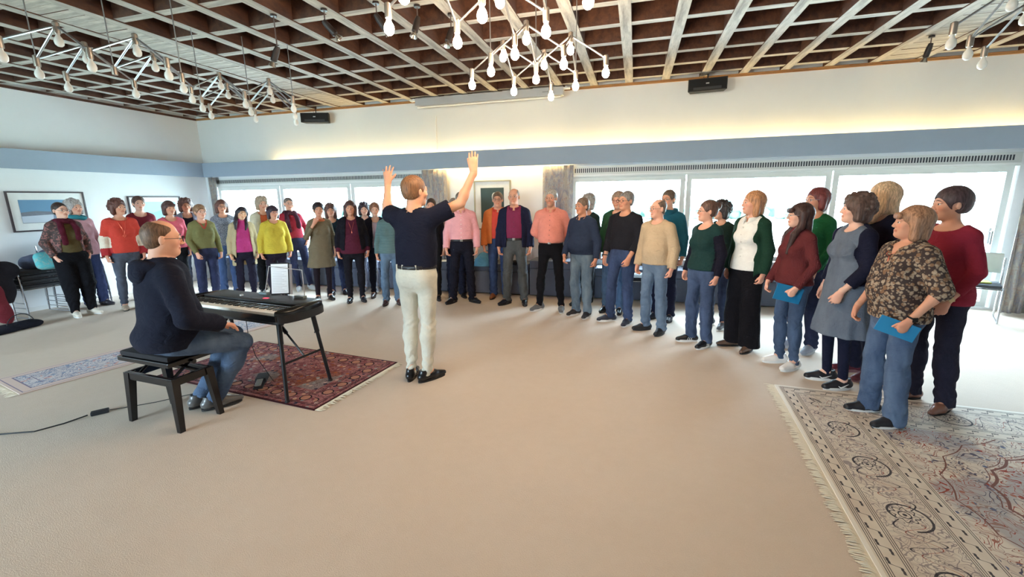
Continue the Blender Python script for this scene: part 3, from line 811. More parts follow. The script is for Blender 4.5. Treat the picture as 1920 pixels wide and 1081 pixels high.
# pelmet: front board and shelf, open on top, lamp tube inside
pel = mat('pelmet_paint', (150, 164, 180), .75, 0, .05, 5)
PZ0, PZ1, PD = 2.20, 2.488, .20
b = MB(); b.box((XL+PD, YB-PD, PZ0), (XR, YB-PD+.02, PZ1)); b.box((XL+PD, YB-PD+.02, 2.29), (XR, YB, 2.305)); b.build('trim_1', pel, kind='structure', label='blue grey pelmet board along the window wall')
b = MB(); b.box((XL+PD-.02, YN, PZ0), (XL+PD, YB, PZ1)); b.box((XL, YN, 2.29), (XL+PD-.02, YB, 2.305)); b.box((XL, YN, 2.46), (XL+PD-.02, YB, 2.475)); b.build('trim_2', pel, kind='structure', label='blue grey pelmet board along the picture wall')
tubem = emis('warm_tube_light', (255, 216, 140), COVE_E)
ce = empty('cove_light', (0, YB-.075, 2.375), label='row of warm tube lamps hidden in the trough above the pelmet board', cat='lamp')
tl = MB().tube([(0, 0, 0), (1.16, 0, 0)], .013, 8).mesh('tube'); tl.materials.append(tubem); x = -7.2
while x < 5.6-1.1: inst('tube', tl, ce, (x, 0, 0)); x += 1.25
ce = empty('cove_light', (0, YB-.10, 2.262), label='warm tube lamps under the pelmet board above the framed portrait', cat='lamp')
for x in (-3.55, -2.35): inst('tube', tl, ce, (x, 0, 0))
# ceiling: dark boards above a grid of pale timber beams
def wood(name, c1, c2, sc=(1, 1, 1), dark=.35):
    t = NT(name); o = t.obj(); a, _ = t.noise(t.scale(o, sc), 14, 5, .65, .4); g, _ = t.noise(t.scale(o, sc), 60, 3, .7)
    k = t.mix(t.ramp(a, [(.3, (0, 0, 0)), (.7, (1, 1, 1))]), lin(c1), lin(c2)); k = t.mix(t.m_('MULTIPLY', t.ramp(g, [(.5, (0, 0, 0)), (.75, (1, 1, 1))]), dark), k, tuple(x*.4 for x in lin(c1)))
    t.col(k); t.p(Roughness=.8); t.bump(g, .3, .004); return t.m
palew = wood('weathered_timber', (132, 126, 118), (202, 194, 180), (1, .12, 1)); palex = wood('weathered_timber_cross', (132, 126, 118), (202, 194, 180), (.12, 1, 1))
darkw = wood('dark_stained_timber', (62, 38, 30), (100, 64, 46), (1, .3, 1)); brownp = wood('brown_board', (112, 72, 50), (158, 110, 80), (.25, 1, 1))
ceil = MB().box((XL, YN, HC+.27), (XR, YB, HC+.40)).build('ceiling', brownp, kind='structure')
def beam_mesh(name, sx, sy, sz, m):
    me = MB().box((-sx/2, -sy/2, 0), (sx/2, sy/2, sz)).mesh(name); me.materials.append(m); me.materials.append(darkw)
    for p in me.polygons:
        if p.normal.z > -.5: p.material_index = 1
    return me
yb = beam_mesh('beam', .118, YB-YN, .27, palew); SP = .543; X0 = -.18
for k in range(-16, 11):
    x = X0+k*SP
    if XL+.1 < x < XR-.1: inst('beam', yb, ceil, (x, (YB+YN)/2, HC))
for k in range(-17, 5):
    y = 5.14+.553*k
    if y < YN+.2: continue
    xb = MC.setdefault('xb', beam_mesh('cross_beam', XR-XL, .098, .245, palex)); inst('cross_beam', xb, ceil, ((XL+XR)/2, y, HC+.012))
pk = beam_mesh('plank', SP-.118, .118, .022, palex); rg = random.Random(4)
for k in (-10, 6):
    y = YN+.1
    while y < YB-.05:
        inst('plank', pk, ceil, (X0+(k+.5)*SP, y, HC+.006+rg.uniform(0, .006)), (0, 0, rg.uniform(-.004, .004))); y += .122
for k in (-16, -15, -13, -12, -9, -8, -6, -5, -3, -2, 0, 1, 3, 4, 7, 8):      # dark lining boards standing in the bays
    pass
edge = wood('orange_pine', (136, 92, 54), (182, 134, 82), (.1, .1, 1))
MB().box((XL, YB-.03, HC-.034), (XR, YB, HC)).box((XL, YB-.045, HC-.012), (XR, YB-.03, HC)).build('trim_3', edge, kind='structure')
MB().box((XL, YN, HC-.036), (XL+.03, YB-.03, HC)).build('trim_4', darkw, kind='structure')
# windows
def glassm():
    t = NT('window_glass'); n = t.t; lw = t.n('ShaderNodeFresnel'); lw.inputs[0].default_value = 1.25
    tr = t.n('ShaderNodeBsdfTransparent'); tr.inputs[0].default_value = (.96, .99, .99, 1); gl = t.n('ShaderNodeBsdfGlossy'); gl.inputs['Roughness'].default_value = .02
    mx = t.n('ShaderNodeMixShader'); t.L(lw.outputs[0], mx.inputs[0]); t.L(tr.outputs[0], mx.inputs[1]); t.L(gl.outputs[0], mx.inputs[2])
    t.L(mx.outputs[0], n.nodes['Material Output'].inputs[0]); return t.m
glass = glassm(); framem = mat('window_frame_paint', (214, 216, 212), .45, 0, .03)
YF = YB+.05
def window(name, x0, x1, z0, z1, door=False, handle=None):
    fw = .075
    o = MB().box((x0, YF, z0), (x0+fw, YF+.07, z1)).box((x1-fw, YF, z0), (x1, YF+.07, z1)).box((x0+fw, YF, z1-fw), (x1-fw, YF+.07, z1)).box((x0+fw, YF, z0), (x1-fw, YF+.07, z0+fw)).build(name, framem, kind='structure')
    MB().box((x0+fw, YF+.03, z0+fw), (x1-fw, YF+.036, z1-fw)).build('pane', glass, o)
    if handle:
        hx, hz = handle; hm = mat('handle_metal', (190, 190, 190), .3, .9)
        MB().box((hx-.015, YF-.012, hz-.11), (hx+.015, YF, hz+.11), bev=.004).tube([(hx, YF-.01, hz+.06), (hx, YF-.055, hz+.06)], .009).tube([(hx, YF-.055, hz+.07), (hx, YF-.055, hz-.12)], .010).build('handle', hm, o, smooth=True)
    return o
WZ1 = 1.99
window('window_1', -8.93, -7.27, .62, WZ1); window('window_2', -7.25, -5.53, .62, WZ1); window('window_3', -5.51, -3.74, .62, WZ1)
window('window_4', -1.08, .76, .62, WZ1); window('window_5', .78, 2.79, .62, WZ1, handle=None); window('door_1', 2.81, 4.91, .03, WZ1, handle=(4.78, 1.05))
for i, (x0, x1) in enumerate(((-8.97, -3.72), (-1.10, 4.93))):
    o = MB().box((x0, YB-.005, WZ1), (x1, YB+.10, WT)).build('trim_%d' % (5+i), framem, kind='structure')
    b = MB(); x = x0+.08
    while x < x1-.08:
        b.box((x, YB-.010, WZ1+.075), (x+.017, YB+.001, WT-.035)); x += .034
    b.build('vent_slots', mat('vent_dark', (58, 62, 70), .6), o, kind='stuff')
    MB().box((x0, YB-.02, WZ1+.022), (x1, YB-.005, WZ1+.042)).build('curtain_rail', whitem, o)
for i, (x0, x1) in enumerate(((-8.97, -3.72), (-1.10, 2.80))):
    MB().box((x0, YB-.04, .585), (x1, YB+.06, .615), bev=.004).build('trim_%d' % (7+i), whitem, kind='structure', label='white window sill board')
b = MB()
for x in (-8.7, -6.52, -4.38): b.box((x, YN-.16, .4), (x+.08, YN-.08, 2.6))
b.box((-8.7, YN-.16, .4), (-4.3, YN-.08, .48)).box((-8.7, YN-.16, 2.52), (-4.3, YN-.08, 2.6)); o = b.build('window_6', framem, kind='structure')
for k in range(2): MB().box((-8.62+2.18*k, YN-.13, .48), (-6.52+2.18*k, YN-.124, 2.52)).build('pane', glass, o)
# garden outside
grass = mat('pale_winter_grass', (176, 186, 172), .95, 0, .2, 2)
MB().box((-60, YB+.3, -.35), (60, 90, -.15)).box((-60, -90, -.35), (60, YN-.3, -.15)).build('lawn', grass, kind='structure')
MB().box((-10, YB+.3, -.15), (8, YB+2.6, -.08)).build('terrace', mat('terrace_concrete', (200, 200, 196), .9, 0, .06), kind='structure')
bark = mat('bare_bark', (104, 112, 112), .9); 
def tree(loc, h, seed, label):
    rg = random.Random(seed); b = MB()
    def br(p, d, L, r, n):
        q = p+d*L; b.tube([p, p+d*L*.5+Vector((rg.uniform(-.05, .05), rg.uniform(-.05, .05), 0))*L, q], [r, r*.8, r*.6], 5 if n > 2 else 4)
        if n == 0: return
        for _ in range(3 if n > 1 else 4):
            e = (d+Vector((rg.uniform(-.8, .8), rg.uniform(-.8, .8), rg.uniform(-.1, .5)))).normalized(); br(q, e, L*rg.uniform(.6, .85), r*.55, n-1)
    br(Vector((0, 0, 0)), Vector((0, 0, 1)), h*.3, h*.018, 5)
    b.build('tree', bark, None, loc=loc, label=label, cat='tree')
tree((-1.6, 24, -.15), 7.5, 3, 'bare branching tree on the lawn seen through the window right of the portrait')
tree((5.2, 30, -.15), 9, 5, 'large bare tree beyond the middle window pane behind the women')
tree((8.8, 26, -.15), 8, 8, 'bare tree beyond the glass door at the right')
tree((-17, 28, -.15), 8, 9, 'bare tree beyond the left windows')
def hedge(loc, sx, seed, label):
    F = SDF((-sx/2-.6, -1.2, -.2), (sx/2+.6, 1.2, 2.2), coarse=.16); rg = np.random.RandomState(seed)
    for _ in range(int(sx*9)):
        r = rg.uniform(.25, .5); F.ell((rg.uniform(-sx/2, sx/2), rg.uniform(-.6, .6), rg.uniform(.2, 1.3)), (r, r, r), .15)
    V, Q = F.nets(); N = vnormals(V, Q); V = V+N*(.08*folds(V, seed, (6, 16)))[:, None]
    link('hedge', qmesh('hedge', V, Q), mat('hedge_leaves', (96, 126, 120), .9, 0, .4, 6), None, loc, label=label, cat='hedge')
hedge((3.5, 38, -.2), 16, 2, 'long green hedge at the far edge of the lawn'); hedge((-22, 36, -.2), 14, 4, 'green hedge beyond the lawn behind the left windows')
# curtains
def curtm():
    t = NT('patterned_curtain'); o = t.obj(); a, _ = t.noise(t.scale(o, (1, 1, .45)), 9, 4, .7, 1.5); v, _ = t.noise(o, 24, 2, .5)
    k = t.mix(t.ramp(a, [(.4, (0, 0, 0)), (.58, (1, 1, 1))]), lin(150, 148, 156), lin(186, 178, 166)); k = t.mix(t.m_('MULTIPLY', t.ramp(v, [(.55, (0, 0, 0)), (.62, (1, 1, 1))]), .6), k, lin(172, 146, 134))
    t.col(k); t.p(Roughness=.95); return t.m
cm = curtm()
def curtain(x0, x1, z0, z1, label, n, y=YB-.10, seed=1):
    rg = random.Random(seed); ph = rg.uniform(0, 6); P_ = []
    for j in range(15):
        z = z1+(z0-z1)*j/14; row = []
        for i in range(n*10+1):
            u = i/(n*10); a = 2*PI*u*n+ph; am = .030*(.7+.3*j/14)
            row.append((x0+(x1-x0)*u+.012*math.sin(2*a+j*.12), y+am*math.sin(a+.25*math.sin(j*.3)), z))
        P_.append(row)
    o = MB().grid(P_).build('curtain', cm, None, True, label=label, cat='curtain'); solid(o, .004)
curtain(XL+.21, -8.78, .02, 2.19, 'grey patterned curtain in the corner beside the picture wall', 6, seed=2)
curtain(-3.86, -3.36, .02, 2.19, 'grey green curtain behind the conductor left of the portrait', 5, seed=3)
curtain(-1.56, -1.04, .56, 2.19, 'grey patterned curtain between the portrait and the right windows', 5, seed=4)
curtain(4.86, 5.58, .02, 2.19, 'grey patterned curtain at the far right of the glass door', 7, y=YB-.24, seed=5)

# ------------------------------------------------------------------ rugs
def rug(name, loc, rz, sx, sy, kind, label, fringe):
    t = NT('rug_'+kind); o = t.obj(); X, Y, Z = t.xyz()
    ax_ = t.m_('SUBTRACT', sx/2, t.m_('ABSOLUTE', X)); ay_ = t.m_('SUBTRACT', sy/2, t.m_('ABSOLUTE', Y)); d = t.m_('MINIMUM', ax_, ay_)
    inx = t.m_('LESS_THAN', ax_, ay_)           # nearer to a short side: run along y
    run = t.m_('ADD', t.m_('MULTIPLY', inx, Y), t.m_('MULTIPLY', t.m_('SUBTRACT', 1, inx), X))
    def band(lo, hi): return t.m_('MULTIPLY', t.m_('GREATER_THAN', d, lo), t.m_('LESS_THAN', d, hi))
    def line(v, c, w): return t.m_('LESS_THAN', t.m_('ABSOLUTE', t.m_('SUBTRACT', v, c)), w)
    def MX(a, b_): return t.m_('MAXIMUM', a, b_)
    def ML(a, b_): return t.m_('MULTIPLY', a, b_)
    wp, wc = t.noise(o, 3.0, 2, .5); sw = t.n('ShaderNodeSeparateColor'); t.L(wc, sw.inputs[0])
    if kind == 'cream':
        base, navy, rust, grey = lin(216, 206, 192), lin(30, 32, 48), lin(150, 70, 56), lin(158, 156, 162)
        k = t.mix(t.ramp(t.noise(o, 5, 3)[0], [(.4, (0, 0, 0)), (.65, (1, 1, 1))]), base, lin(204, 190, 176))
        # narrow guard borders with repeated hooked scrolls
        def scroll(c0, hw, per, amp, w):
            ph = t.m_('MULTIPLY', run, 2*PI/per); tri = t.m_('SUBTRACT', t.m_('FRACT', t.m_('DIVIDE', run, per)), .5)
            y = t.m_('ADD', c0, t.m_('MULTIPLY', amp, t.m_('SINE', t.m_('ADD', ph, t.m_('MULTIPLY', 1.1, t.m_('SINE', t.m_('MULTIPLY', ph, 2)))))))
            return ML(line(d, y, w), t.m_('LESS_THAN', t.m_('ABSOLUTE', tri), .40))
        ink = MX(scroll(.085, .03, .115, .020, .0055), scroll(.475, .03, .105, .020, .0055))
        for c0 in (.035, .045, .055, .125, .135, .145, .42, .43, .44, .52, .53): ink = MX(ink, line(d, c0, .0018))
        # broad border: rosettes and curling leaves
        per = .46; q = t.m_('MULTIPLY', t.m_('SUBTRACT', t.m_('FRACT', t.m_('DIVIDE', run, per)), .5), per); e = t.m_('SUBTRACT', d, .28)
        rr = t.m_('SQRT', t.m_('ADD', t.m_('MULTIPLY', q, q), t.m_('MULTIPLY', e, e))); th = t.m_('ARCTAN2', e, q)
        pet = t.m_('ADD', .052, t.m_('MULTIPLY', .010, t.m_('SINE', t.m_('MULTIPLY', th, 8))))
        ros = MX(line(rr, pet, .0035), MX(line(rr, .026, .003), t.m_('LESS_THAN', rr, .010)))
        sp = t.m_('ADD', .085, t.m_('MULTIPLY', .012, th)); ros = MX(ros, ML(line(rr, sp, .0055), t.m_('GREATER_THAN', th, -2.2)))
        vine = line(e, t.m_('MULTIPLY', .085, t.m_('SINE', t.m_('ADD', t.m_('MULTIPLY', run, 4*PI/per), t.m_('MULTIPLY', 1.2, t.m_('SINE', t.m_('MULTIPLY', run, 2*PI/per)))))), .0042)
        vine2 = line(e, t.m_('MULTIPLY', .055, t.m_('SINE', t.m_('ADD', 1.3, t.m_('MULTIPLY', run, 6*PI/per)))), .003)
        wide = band(.15, .415); vis = t.m_('GREATER_THAN', rr, .062)
        ink = MX(ink, ML(wide, MX(ros, ML(vine, vis))))
        k = t.mix(ML(wide, t.m_('MULTIPLY', ML(vine2, vis), .9)), k, rust)
        # field: nested scalloped medallions with vines
        fld = t.m_('GREATER_THAN', d, .54)
        yy = t.m_('MULTIPLY', Y, 1.25); R0 = t.m_('SQRT', t.m_('ADD', t.m_('MULTIPLY', X, X), t.m_('MULTIPLY', yy, yy))); T0 = t.m_('ARCTAN2', yy, X)
        Rw = t.m_('ADD', R0, t.m_('MULTIPLY', .03, t.m_('ABSOLUTE', t.m_('SINE', t.m_('MULTIPLY', T0, 12)))))
        rings = 0
        ring = None
        for c0, w_ in ((.16, .006), (.26, .008), (.285, .003), (.42, .004), (.60, .008), (.63, .004), (.80, .004), (.98, .008), (1.01, .003), (1.2, .004)):
            l_ = line(Rw, c0, w_); ring = l_ if ring is None else MX(ring, l_)
        nz, _ = t.noise(o, 8.5, 1, .4, 1.0); con = MX(line(nz, .43, .0075), MX(line(nz, .53, .0085), line(nz, .61, .007)))
        nz2, _ = t.noise(o, 13, 1, .4, .6); con2 = MX(line(nz2, .47, .013), line(nz2, .57, .011))
        vr = t.vor(o, 15); blot = t.ramp(vr[0], [(.17, (1, 1, 1)), (.22, (0, 0, 0))])
        hue = t.noise(o, 4, 1)[0]
        k = t.mix(ML(fld, t.ramp(t.noise(o, 2.2, 2)[0], [(.5, (0, 0, 0)), (.56, (.75, .75, .75))])), k, grey)
        k = t.mix(ML(fld, con2), k, lin(150, 128, 120)); k = t.mix(ML(fld, con), k, t.mix(t.m_('GREATER_THAN', hue, .5), lin(86, 84, 100), rust))
        k = t.mix(ML(fld, blot), k, t.mix(t.m_('GREATER_THAN', hue, .52), lin(96, 102, 128), lin(160, 108, 94)))
        k = t.mix(ML(fld, ring), k, lin(120, 84, 76))
        k = t.mix(ML(wide, t.m_('MULTIPLY', MX(con2, con), .75)), k, lin(128, 116, 120)); k = t.mix(t.m_('MULTIPLY', ink, .9), k, navy)
        k = t.mix(t.m_('LESS_THAN', d, .022), k, lin(228, 222, 212))
    elif kind == 'red':
        k = lin(122, 62, 62)
        a, _ = t.noise(o, 9, 2, .6, 2.5); v = t.vor(o, 16); h1, _ = t.noise(o, 2.6, 2, .5)
        k = t.mix(t.ramp(a, [(.42, (0, 0, 0)), (.5, (1, 1, 1))]), lin(124, 66, 70), lin(164, 110, 108))
        k = t.mix(ML(t.m_('GREATER_THAN', d, .28), t.ramp(h1, [(.56, (0, 0, 0)), (.6, (.6, .6, .6))])), k, lin(150, 84, 50))
        k = t.mix(ML(t.m_('GREATER_THAN', d, .28), t.ramp(t.noise(o, 2.1, 1)[0], [(.60, (0, 0, 0)), (.63, (.6, .6, .6))])), k, lin(140, 144, 142))
        con = MX(line(a, .46, .010), line(a, .56, .010)); k = t.mix(con, k, lin(54, 40, 50))
        blot = t.ramp(v[0], [(.26, (1, 1, 1)), (.32, (0, 0, 0))]); hv = t.n('ShaderNodeSeparateColor'); t.L(v[1], hv.inputs[0])
        pal = t.ramp(hv.outputs[0], [(0, lin(196, 150, 124)), (.25, lin(52, 48, 66)), (.45, lin(148, 150, 146)), (.62, lin(168, 92, 58)), (.8, lin(190, 160, 150))], 'CONSTANT')
        k = t.mix(blot, k, pal)
        ink = MX(line(d, .055, .005), MX(line(d, .075, .003), MX(line(d, .215, .004), line(d, .235, .003))))
        per = .17; q = t.m_('MULTIPLY', t.m_('SUBTRACT', t.m_('FRACT', t.m_('DIVIDE', run, per)), .5), per); e = t.m_('SUBTRACT', d, .145)
        rr = t.m_('SQRT', t.m_('ADD', t.m_('MULTIPLY', q, q), t.m_('MULTIPLY', e, e)))
        k = t.mix(ML(band(.08, .21), t.m_('LESS_THAN', rr, .042)), k, lin(176, 124, 104)); ink = MX(ink, line(rr, .046, .006))
        k = t.mix(ink, k, lin(34, 24, 34)); k = t.mix(t.m_('LESS_THAN', d, .016), k, lin(58, 24, 28))
    else:
        k = t.mix(t.noise(o, 6, 3)[0], lin(196, 196, 204), lin(212, 200, 194)); a, _ = t.noise(o, 14, 2, .5, 1.5); v = t.vor(o, 15)
        k = t.mix(MX(line(a, .45, .02), line(a, .55, .015)), k, lin(92, 110, 146)); k = t.mix(t.ramp(v[0], [(.22, (1, 1, 1)), (.28, (0, 0, 0))]), k, t.mix(t.m_('GREATER_THAN', wp, .5), lin(120, 138, 168), lin(206, 150, 138)))
        k = t.mix(t.m_('LESS_THAN', d, .10), k, lin(212, 190, 180)); k = t.mix(MX(line(d, .10, .006), MX(line(d, .03, .004), line(d, .2, .004))), k, lin(130, 120, 140))
    t.col(k); t.p(Roughness=.95); t.b.inputs['Specular IOR Level'].default_value = .15; f_, _ = t.noise(o, 300, 2, .7); t.bump(f_, .3, .003)
    e_ = empty(name, loc, rz, label=label, cat='rug')
    MB().box((-sx/2, -sy/2, 0), (sx/2, sy/2, .010), bev=.003).build('pile', t.m, e_)
    b = MB(); rg = random.Random(5)
    for sd in fringe:
        y = -sy/2+.01
        while y < sy/2-.005:
            L = rg.uniform(.05, .085); dy = rg.uniform(-.018, .018); x0 = sd*sx/2-sd*.002; w_ = .006
            vs_ = [b.bm.verts.new(p) for p in ((x0, y-w_, .006), (x0, y+w_, .006), (x0+sd*L, y+dy+w_*.6, .0035), (x0+sd*L, y+dy-w_*.6, .0035), (x0+sd*L*.5, y+dy*.4, .011))]
            for f in ((0, 1, 4), (1, 2, 4), (2, 3, 4), (3, 0, 4)): b._f([vs_[i] for i in f])
            y += .0085
    b.build('fringe', mat('fringe_cotton', (226, 216, 196), .9), e_, kind='stuff')
rug('rug', (2.95, 2.55, 0), R(-4), 3.6, 2.75, 'cream', 'large cream patterned rug with scrolled border at bottom right', (-1,))
rug('rug', (-3.37, 3.28, 0), R(-6), 2.02, 1.10, 'red', 'dark red patterned rug under the keyboard stand', (1,))
rug('rug', (-5.25, 3.71, 0), R(78), 2.9, .70, 'blue', 'pale blue and pink runner rug left of the piano stool', (-1,))
# ------------------------------------------------------------------ lamps and ceiling fittings
chrome = mat('brushed_steel_rod', (176, 178, 182), .28, .95, .02); sock = mat('socket_metal', (150, 140, 132), .38, .8, .03)
rodm = MB().tube([(0, 0, 0), (0, 0, 1)], .0075, 8).mesh('rod', True); rodm.materials.append(chrome)
som = MB().lathe((0, 0, -.055), [(0, 0), (.019, 0), (.021, .01), (.021, .075), (.012, .082), (0, .082)], 14).mesh('socket', True); som.materials.append(sock)
def bulb_mesh(name, m):
    me = MB().lathe((0, 0, -.055), [(.012, 0), (.014, -.016), (.026, -.036), (.030, -.055), (.026, -.076), (.014, -.088), (0, -.091)], 14).mesh(name, True); me.materials.append(m); return me
blit = bulb_mesh('lit_bulb', emis('lit_bulb_glow', (255, 226, 190), BULB_E)); boff = bulb_mesh('bulb', mat('unlit_bulb_glass', (236, 234, 230), .2, 0, .01))
U_, V_ = Vector((.29, .34, 0)), Vector((.29, -.34, 0))
def chandelier(cs, lit, label, zlow=2.75, skip=()):
    e = empty('chandelier', (cs[0][0], cs[0][1], zlow), label=label, cat='chandelier'); o0 = e.location; seen = set()
    def node(p):
        key = (round(p.x, 1), round(p.y, 1), round(p.z, 2))
        if key in seen: return
        seen.add(key); inst('socket', som, e, p-o0)
        if not any((Vector(s)-p.xy).length < .1 for s in skip): inst('bulb', blit if lit else boff, e, p-o0)
    for c in cs:
        c = Vector((c[0], c[1], zlow)); low = {}
        for a in (-1, 0, 1):
            for b_ in (-1, 0, 1): low[a, b_] = c+U_*a+V_*b_; node(low[a, b_])
        for a in (-.5, .5):
            for b_ in (-.5, .5):
                ap = c+U_*a+V_*b_+Vector((0, 0, .20)); node(ap)
                for (i, j) in ((a-.5, b_-.5), (a+.5, b_-.5), (a-.5, b_+.5), (a+.5, b_+.5)):
                    q = low[int(i), int(j)]; d = q-ap
                    o = inst('rod', rodm, e, ap-o0, scale=(1, 1, d.length)); o.rotation_mode = 'QUATERNION'; o.rotation_quaternion = Vector((0, 0, 1)).rotation_difference(d)
        for q in ((0, 0), (-1, 0), (1, 0)):
            inst('rod', rodm, e, low[q]-o0+Vector((0, 0, .02)), scale=(.6, .6, HC-zlow-.02))
    return e
chandelier([(-.86, 3.85), (-.86, 2.49)], True, 'lit rod lattice chandelier with glowing bulbs above the middle of the room')
chandelier([(-4.21, 4.15), (-4.18, 2.80)], False, 'unlit rod lattice chandelier with white bulbs at upper left', skip=((-4.18, 2.80),))
chandelier([(2.60, 3.90), (2.60, 2.54)], False, 'unlit rod lattice chandelier at the upper right corner')
def spot(x, y, L, tilt, rz, label):
    e = empty('spotlight', (x, y, HC), rz, label=label, cat='spotlight', group='small spotlights hanging from the beams')
    blk = mat('spot_black', (52, 46, 46), .45, .3)
    MB().lathe((0, 0, -.02), [(0, .02), (.03, .02), (.03, 0), (0, 0)], 12).build('mount', blk, e, True)
    MB().tube([(0, 0, 0), (0, 0, -L)], .006, 6).build('rod', mat('spot_rod', (110, 96, 92), .4, .6), e)
    q = Quaternion((0, 1, 0), R(tilt)); d = q @ Vector((0, 0, -1))
    MB().lathe((0, 0, -L), [(0, -.02), (.022, -.02), (.030, .03), (.030, .12), (.018, .13), (0, .13)], 14, d).build('lamp_housing', blk, e, True)
    MB().lathe(Vector((0, 0, -L))+d*.13, [(.018, 0), (.038, .045), (.034, .045), (.012, .01)], 14, d).build('reflector', mat('spot_chrome', (190, 188, 184), .2, .9), e, True)
for a in ((-3.438, 3.80, .30, 30, 0, 'small spotlight on a long rod left of the row of five'), (-2.895, 3.84, .12, 42, 10, 'second small spotlight from the left on the beam grid'), (-2.352, 3.86, .12, 35, 10, 'third small spotlight from the left on the beam grid'),
          (-2.03, 4.034, .12, 20, 20, 'small spotlight left of the lit chandelier'), (-1.809, 4.30, .15, 25, 20, 'small spotlight partly behind the lit chandelier'), (3.2, 6.55, .10, 15, 200, 'small brass toned spotlight near the right chandelier')): spot(*a)
def speaker(x, y, z, rz, label):
    e = empty('loudspeaker', (x, y, z), rz, label=label, cat='loudspeaker'); bk = mat('speaker_black', (26, 26, 28), .55)
    b = MB(); b.prism([(-.265, -.07), (.265, -.07), (.23, .09), (-.23, .09)], -.085, .085); b.build('cabinet', bk, e)
    b = MB(); b.box((-.25, -.082, -.072), (.25, -.070, .072), bev=.004); g = b.build('grille', mat('speaker_grille', (18, 18, 20), .8, 0, .1, 8, .6, 400), e)
    MB().prism([(-.19, -.0845), (.19, -.0845), (.12, -.082), (-.12, -.082)], -.07, -.035).build('waveguide', mat('speaker_waveguide', (48, 48, 52), .6), e)
    MB().box((-.022, -.087, .004), (.022, -.081, .020)).build('badge', mat('badge_silver', (190, 190, 190), .4, .5), e)
    MB().tube([(0, .02, .08), (0, .02, HC-z)], .009, 8).build('bracket', bk, e)
    MB().tube([(-.03, .03, .07), (-.06, .04, .13), (-.02, .05, .17), (.0, .03, HC-z-.03)], .003, 5).build('speaker_cable', bk, e)
speaker(-5.98, 7.40, 3.22, R(18), 'black loudspeaker hanging at the wall top left of the projection screen'); speaker(.95, 7.40, 3.26, R(-6), 'black loudspeaker hanging at the wall top above the right windows')
e = empty('projection_screen', (-2.52, 7.42, 3.335), label='white roller projection screen case under the ceiling edge', cat='projection screen')
sw_ = mat('screen_case', (188, 188, 190), .5, 0, .02)
MB().box((-1.32, -.07, -.055), (1.32, .07, .075), bev=.01).build('case', sw_, e); MB().tube([(-1.28, -.05, -.075), (1.28, -.05, -.075)], .014, 8).build('weight_bar', whitem, e); MB().box((-1.30, -.02, -.066), (1.30, .03, -.056)).build('slot_lip', mat('lip', (240, 236, 214), .5), e)
for x in (-1.38, 1.36): MB().box((x-.06, -.04, .04), (x+.06, .05, .065), bev=.004).box((x-.015, -.01, .06), (x+.015, .02, .085)).build('bracket', whitem, e)
MB().box((.98, -.0735, .0), (1.10, -.0695, .014)).build('badge', mat('badge_grey', (150, 150, 150), .5), e)
MB().tube([(-3.55, YB-.02, 3.14), (-3.56, YB-.015, 2.56)], .009, 6).build('cable_duct', whitem, label='thin white cable duct on the wall below the screen case', cat='cable duct')
# ------------------------------------------------------------------ pictures
def picture(org, ux, w_, h_, mat_w, fm, label, art):
    """frame hung on a wall: org = lower left corner, ux = direction to the right seen from the room"""
    ux = Vector(ux); n = Vector((0, 0, 1)).cross(ux)*-1   # towards the room
    e = empty('framed_picture', org, math.atan2(ux.y, ux.x), label=label, cat='picture')
    f = .022; b = MB()
    for a, c in (((0, -.03, 0), (w_, 0, f)), ((0, -.03, h_-f), (w_, 0, h_)), ((0, -.03, f), (f, 0, h_-f)), ((w_-f, -.03, f), (w_, 0, h_-f))): b.box(a, c, bev=.003)
    b.build('frame', fm, e); MB().box((f, -.014, f), (w_-f, -.004, h_-f)).build('mat_board', mat('mat_board', (232, 232, 228), .8), e)
    pr_ = MB().box((mat_w, -.018, mat_w), (w_-mat_w, -.013, h_-mat_w)).build('print', art[0], e)
    for li, (nm, poly, m_) in enumerate(art[1:]):
        bb = MB(); q = [(mat_w+x*(w_-2*mat_w), mat_w+z*(h_-2*mat_w)) for x, z in poly]; bb.prism(q, 0, .003)
        for v in bb.bm.verts: v.co = (v.co.x, -.0182-.0012*li-v.co.z*.3, v.co.y)
        bb.build(nm, m_, pr_)
sky_ = mat('print_sky', (104, 146, 178), .7, 0, .1, 3); pw = mat('print_pale_snow', (196, 204, 214), .7, 0, .06); pdk = mat('print_dark_rocks', (118, 122, 132), .7, 0, .4, 14)
picture((XL, 4.30, 1.25), (0, 1, 0), .98, .62, .13, mat('black_frame', (60, 50, 54), .4), 'framed photograph of a pale coast under blue sky nearest the chairs',
        [sky_, ('shore', [(0, .0), (1, 0), (1, .50), (.8, .55), (.5, .48), (.25, .52), (0, .46)], pdk), ('snow', [(0, .02), (1, .02), (1, .30), (.6, .36), (.3, .33), (0, .30)], pw), ('rock', [(.52, .05), (.66, .05), (.7, .5), (.6, .62), (.55, .45)], mat('print_rock', (120, 132, 150), .7))])
picture((XL, 5.95, 1.22), (0, 1, 0), .98, .58, .11, mat('black_frame', (60, 50, 54), .4), 'framed pale print behind the women in red, nearer the corner',
        [mat('print_mist', (178, 204, 208), .7, 0, .15, 6), ('hill', [(0, 0), (1, 0), (1, .3), (.7, .62), (.4, .42), (0, .5)], mat('print_hill', (150, 186, 190), .7, 0, .2, 10))])
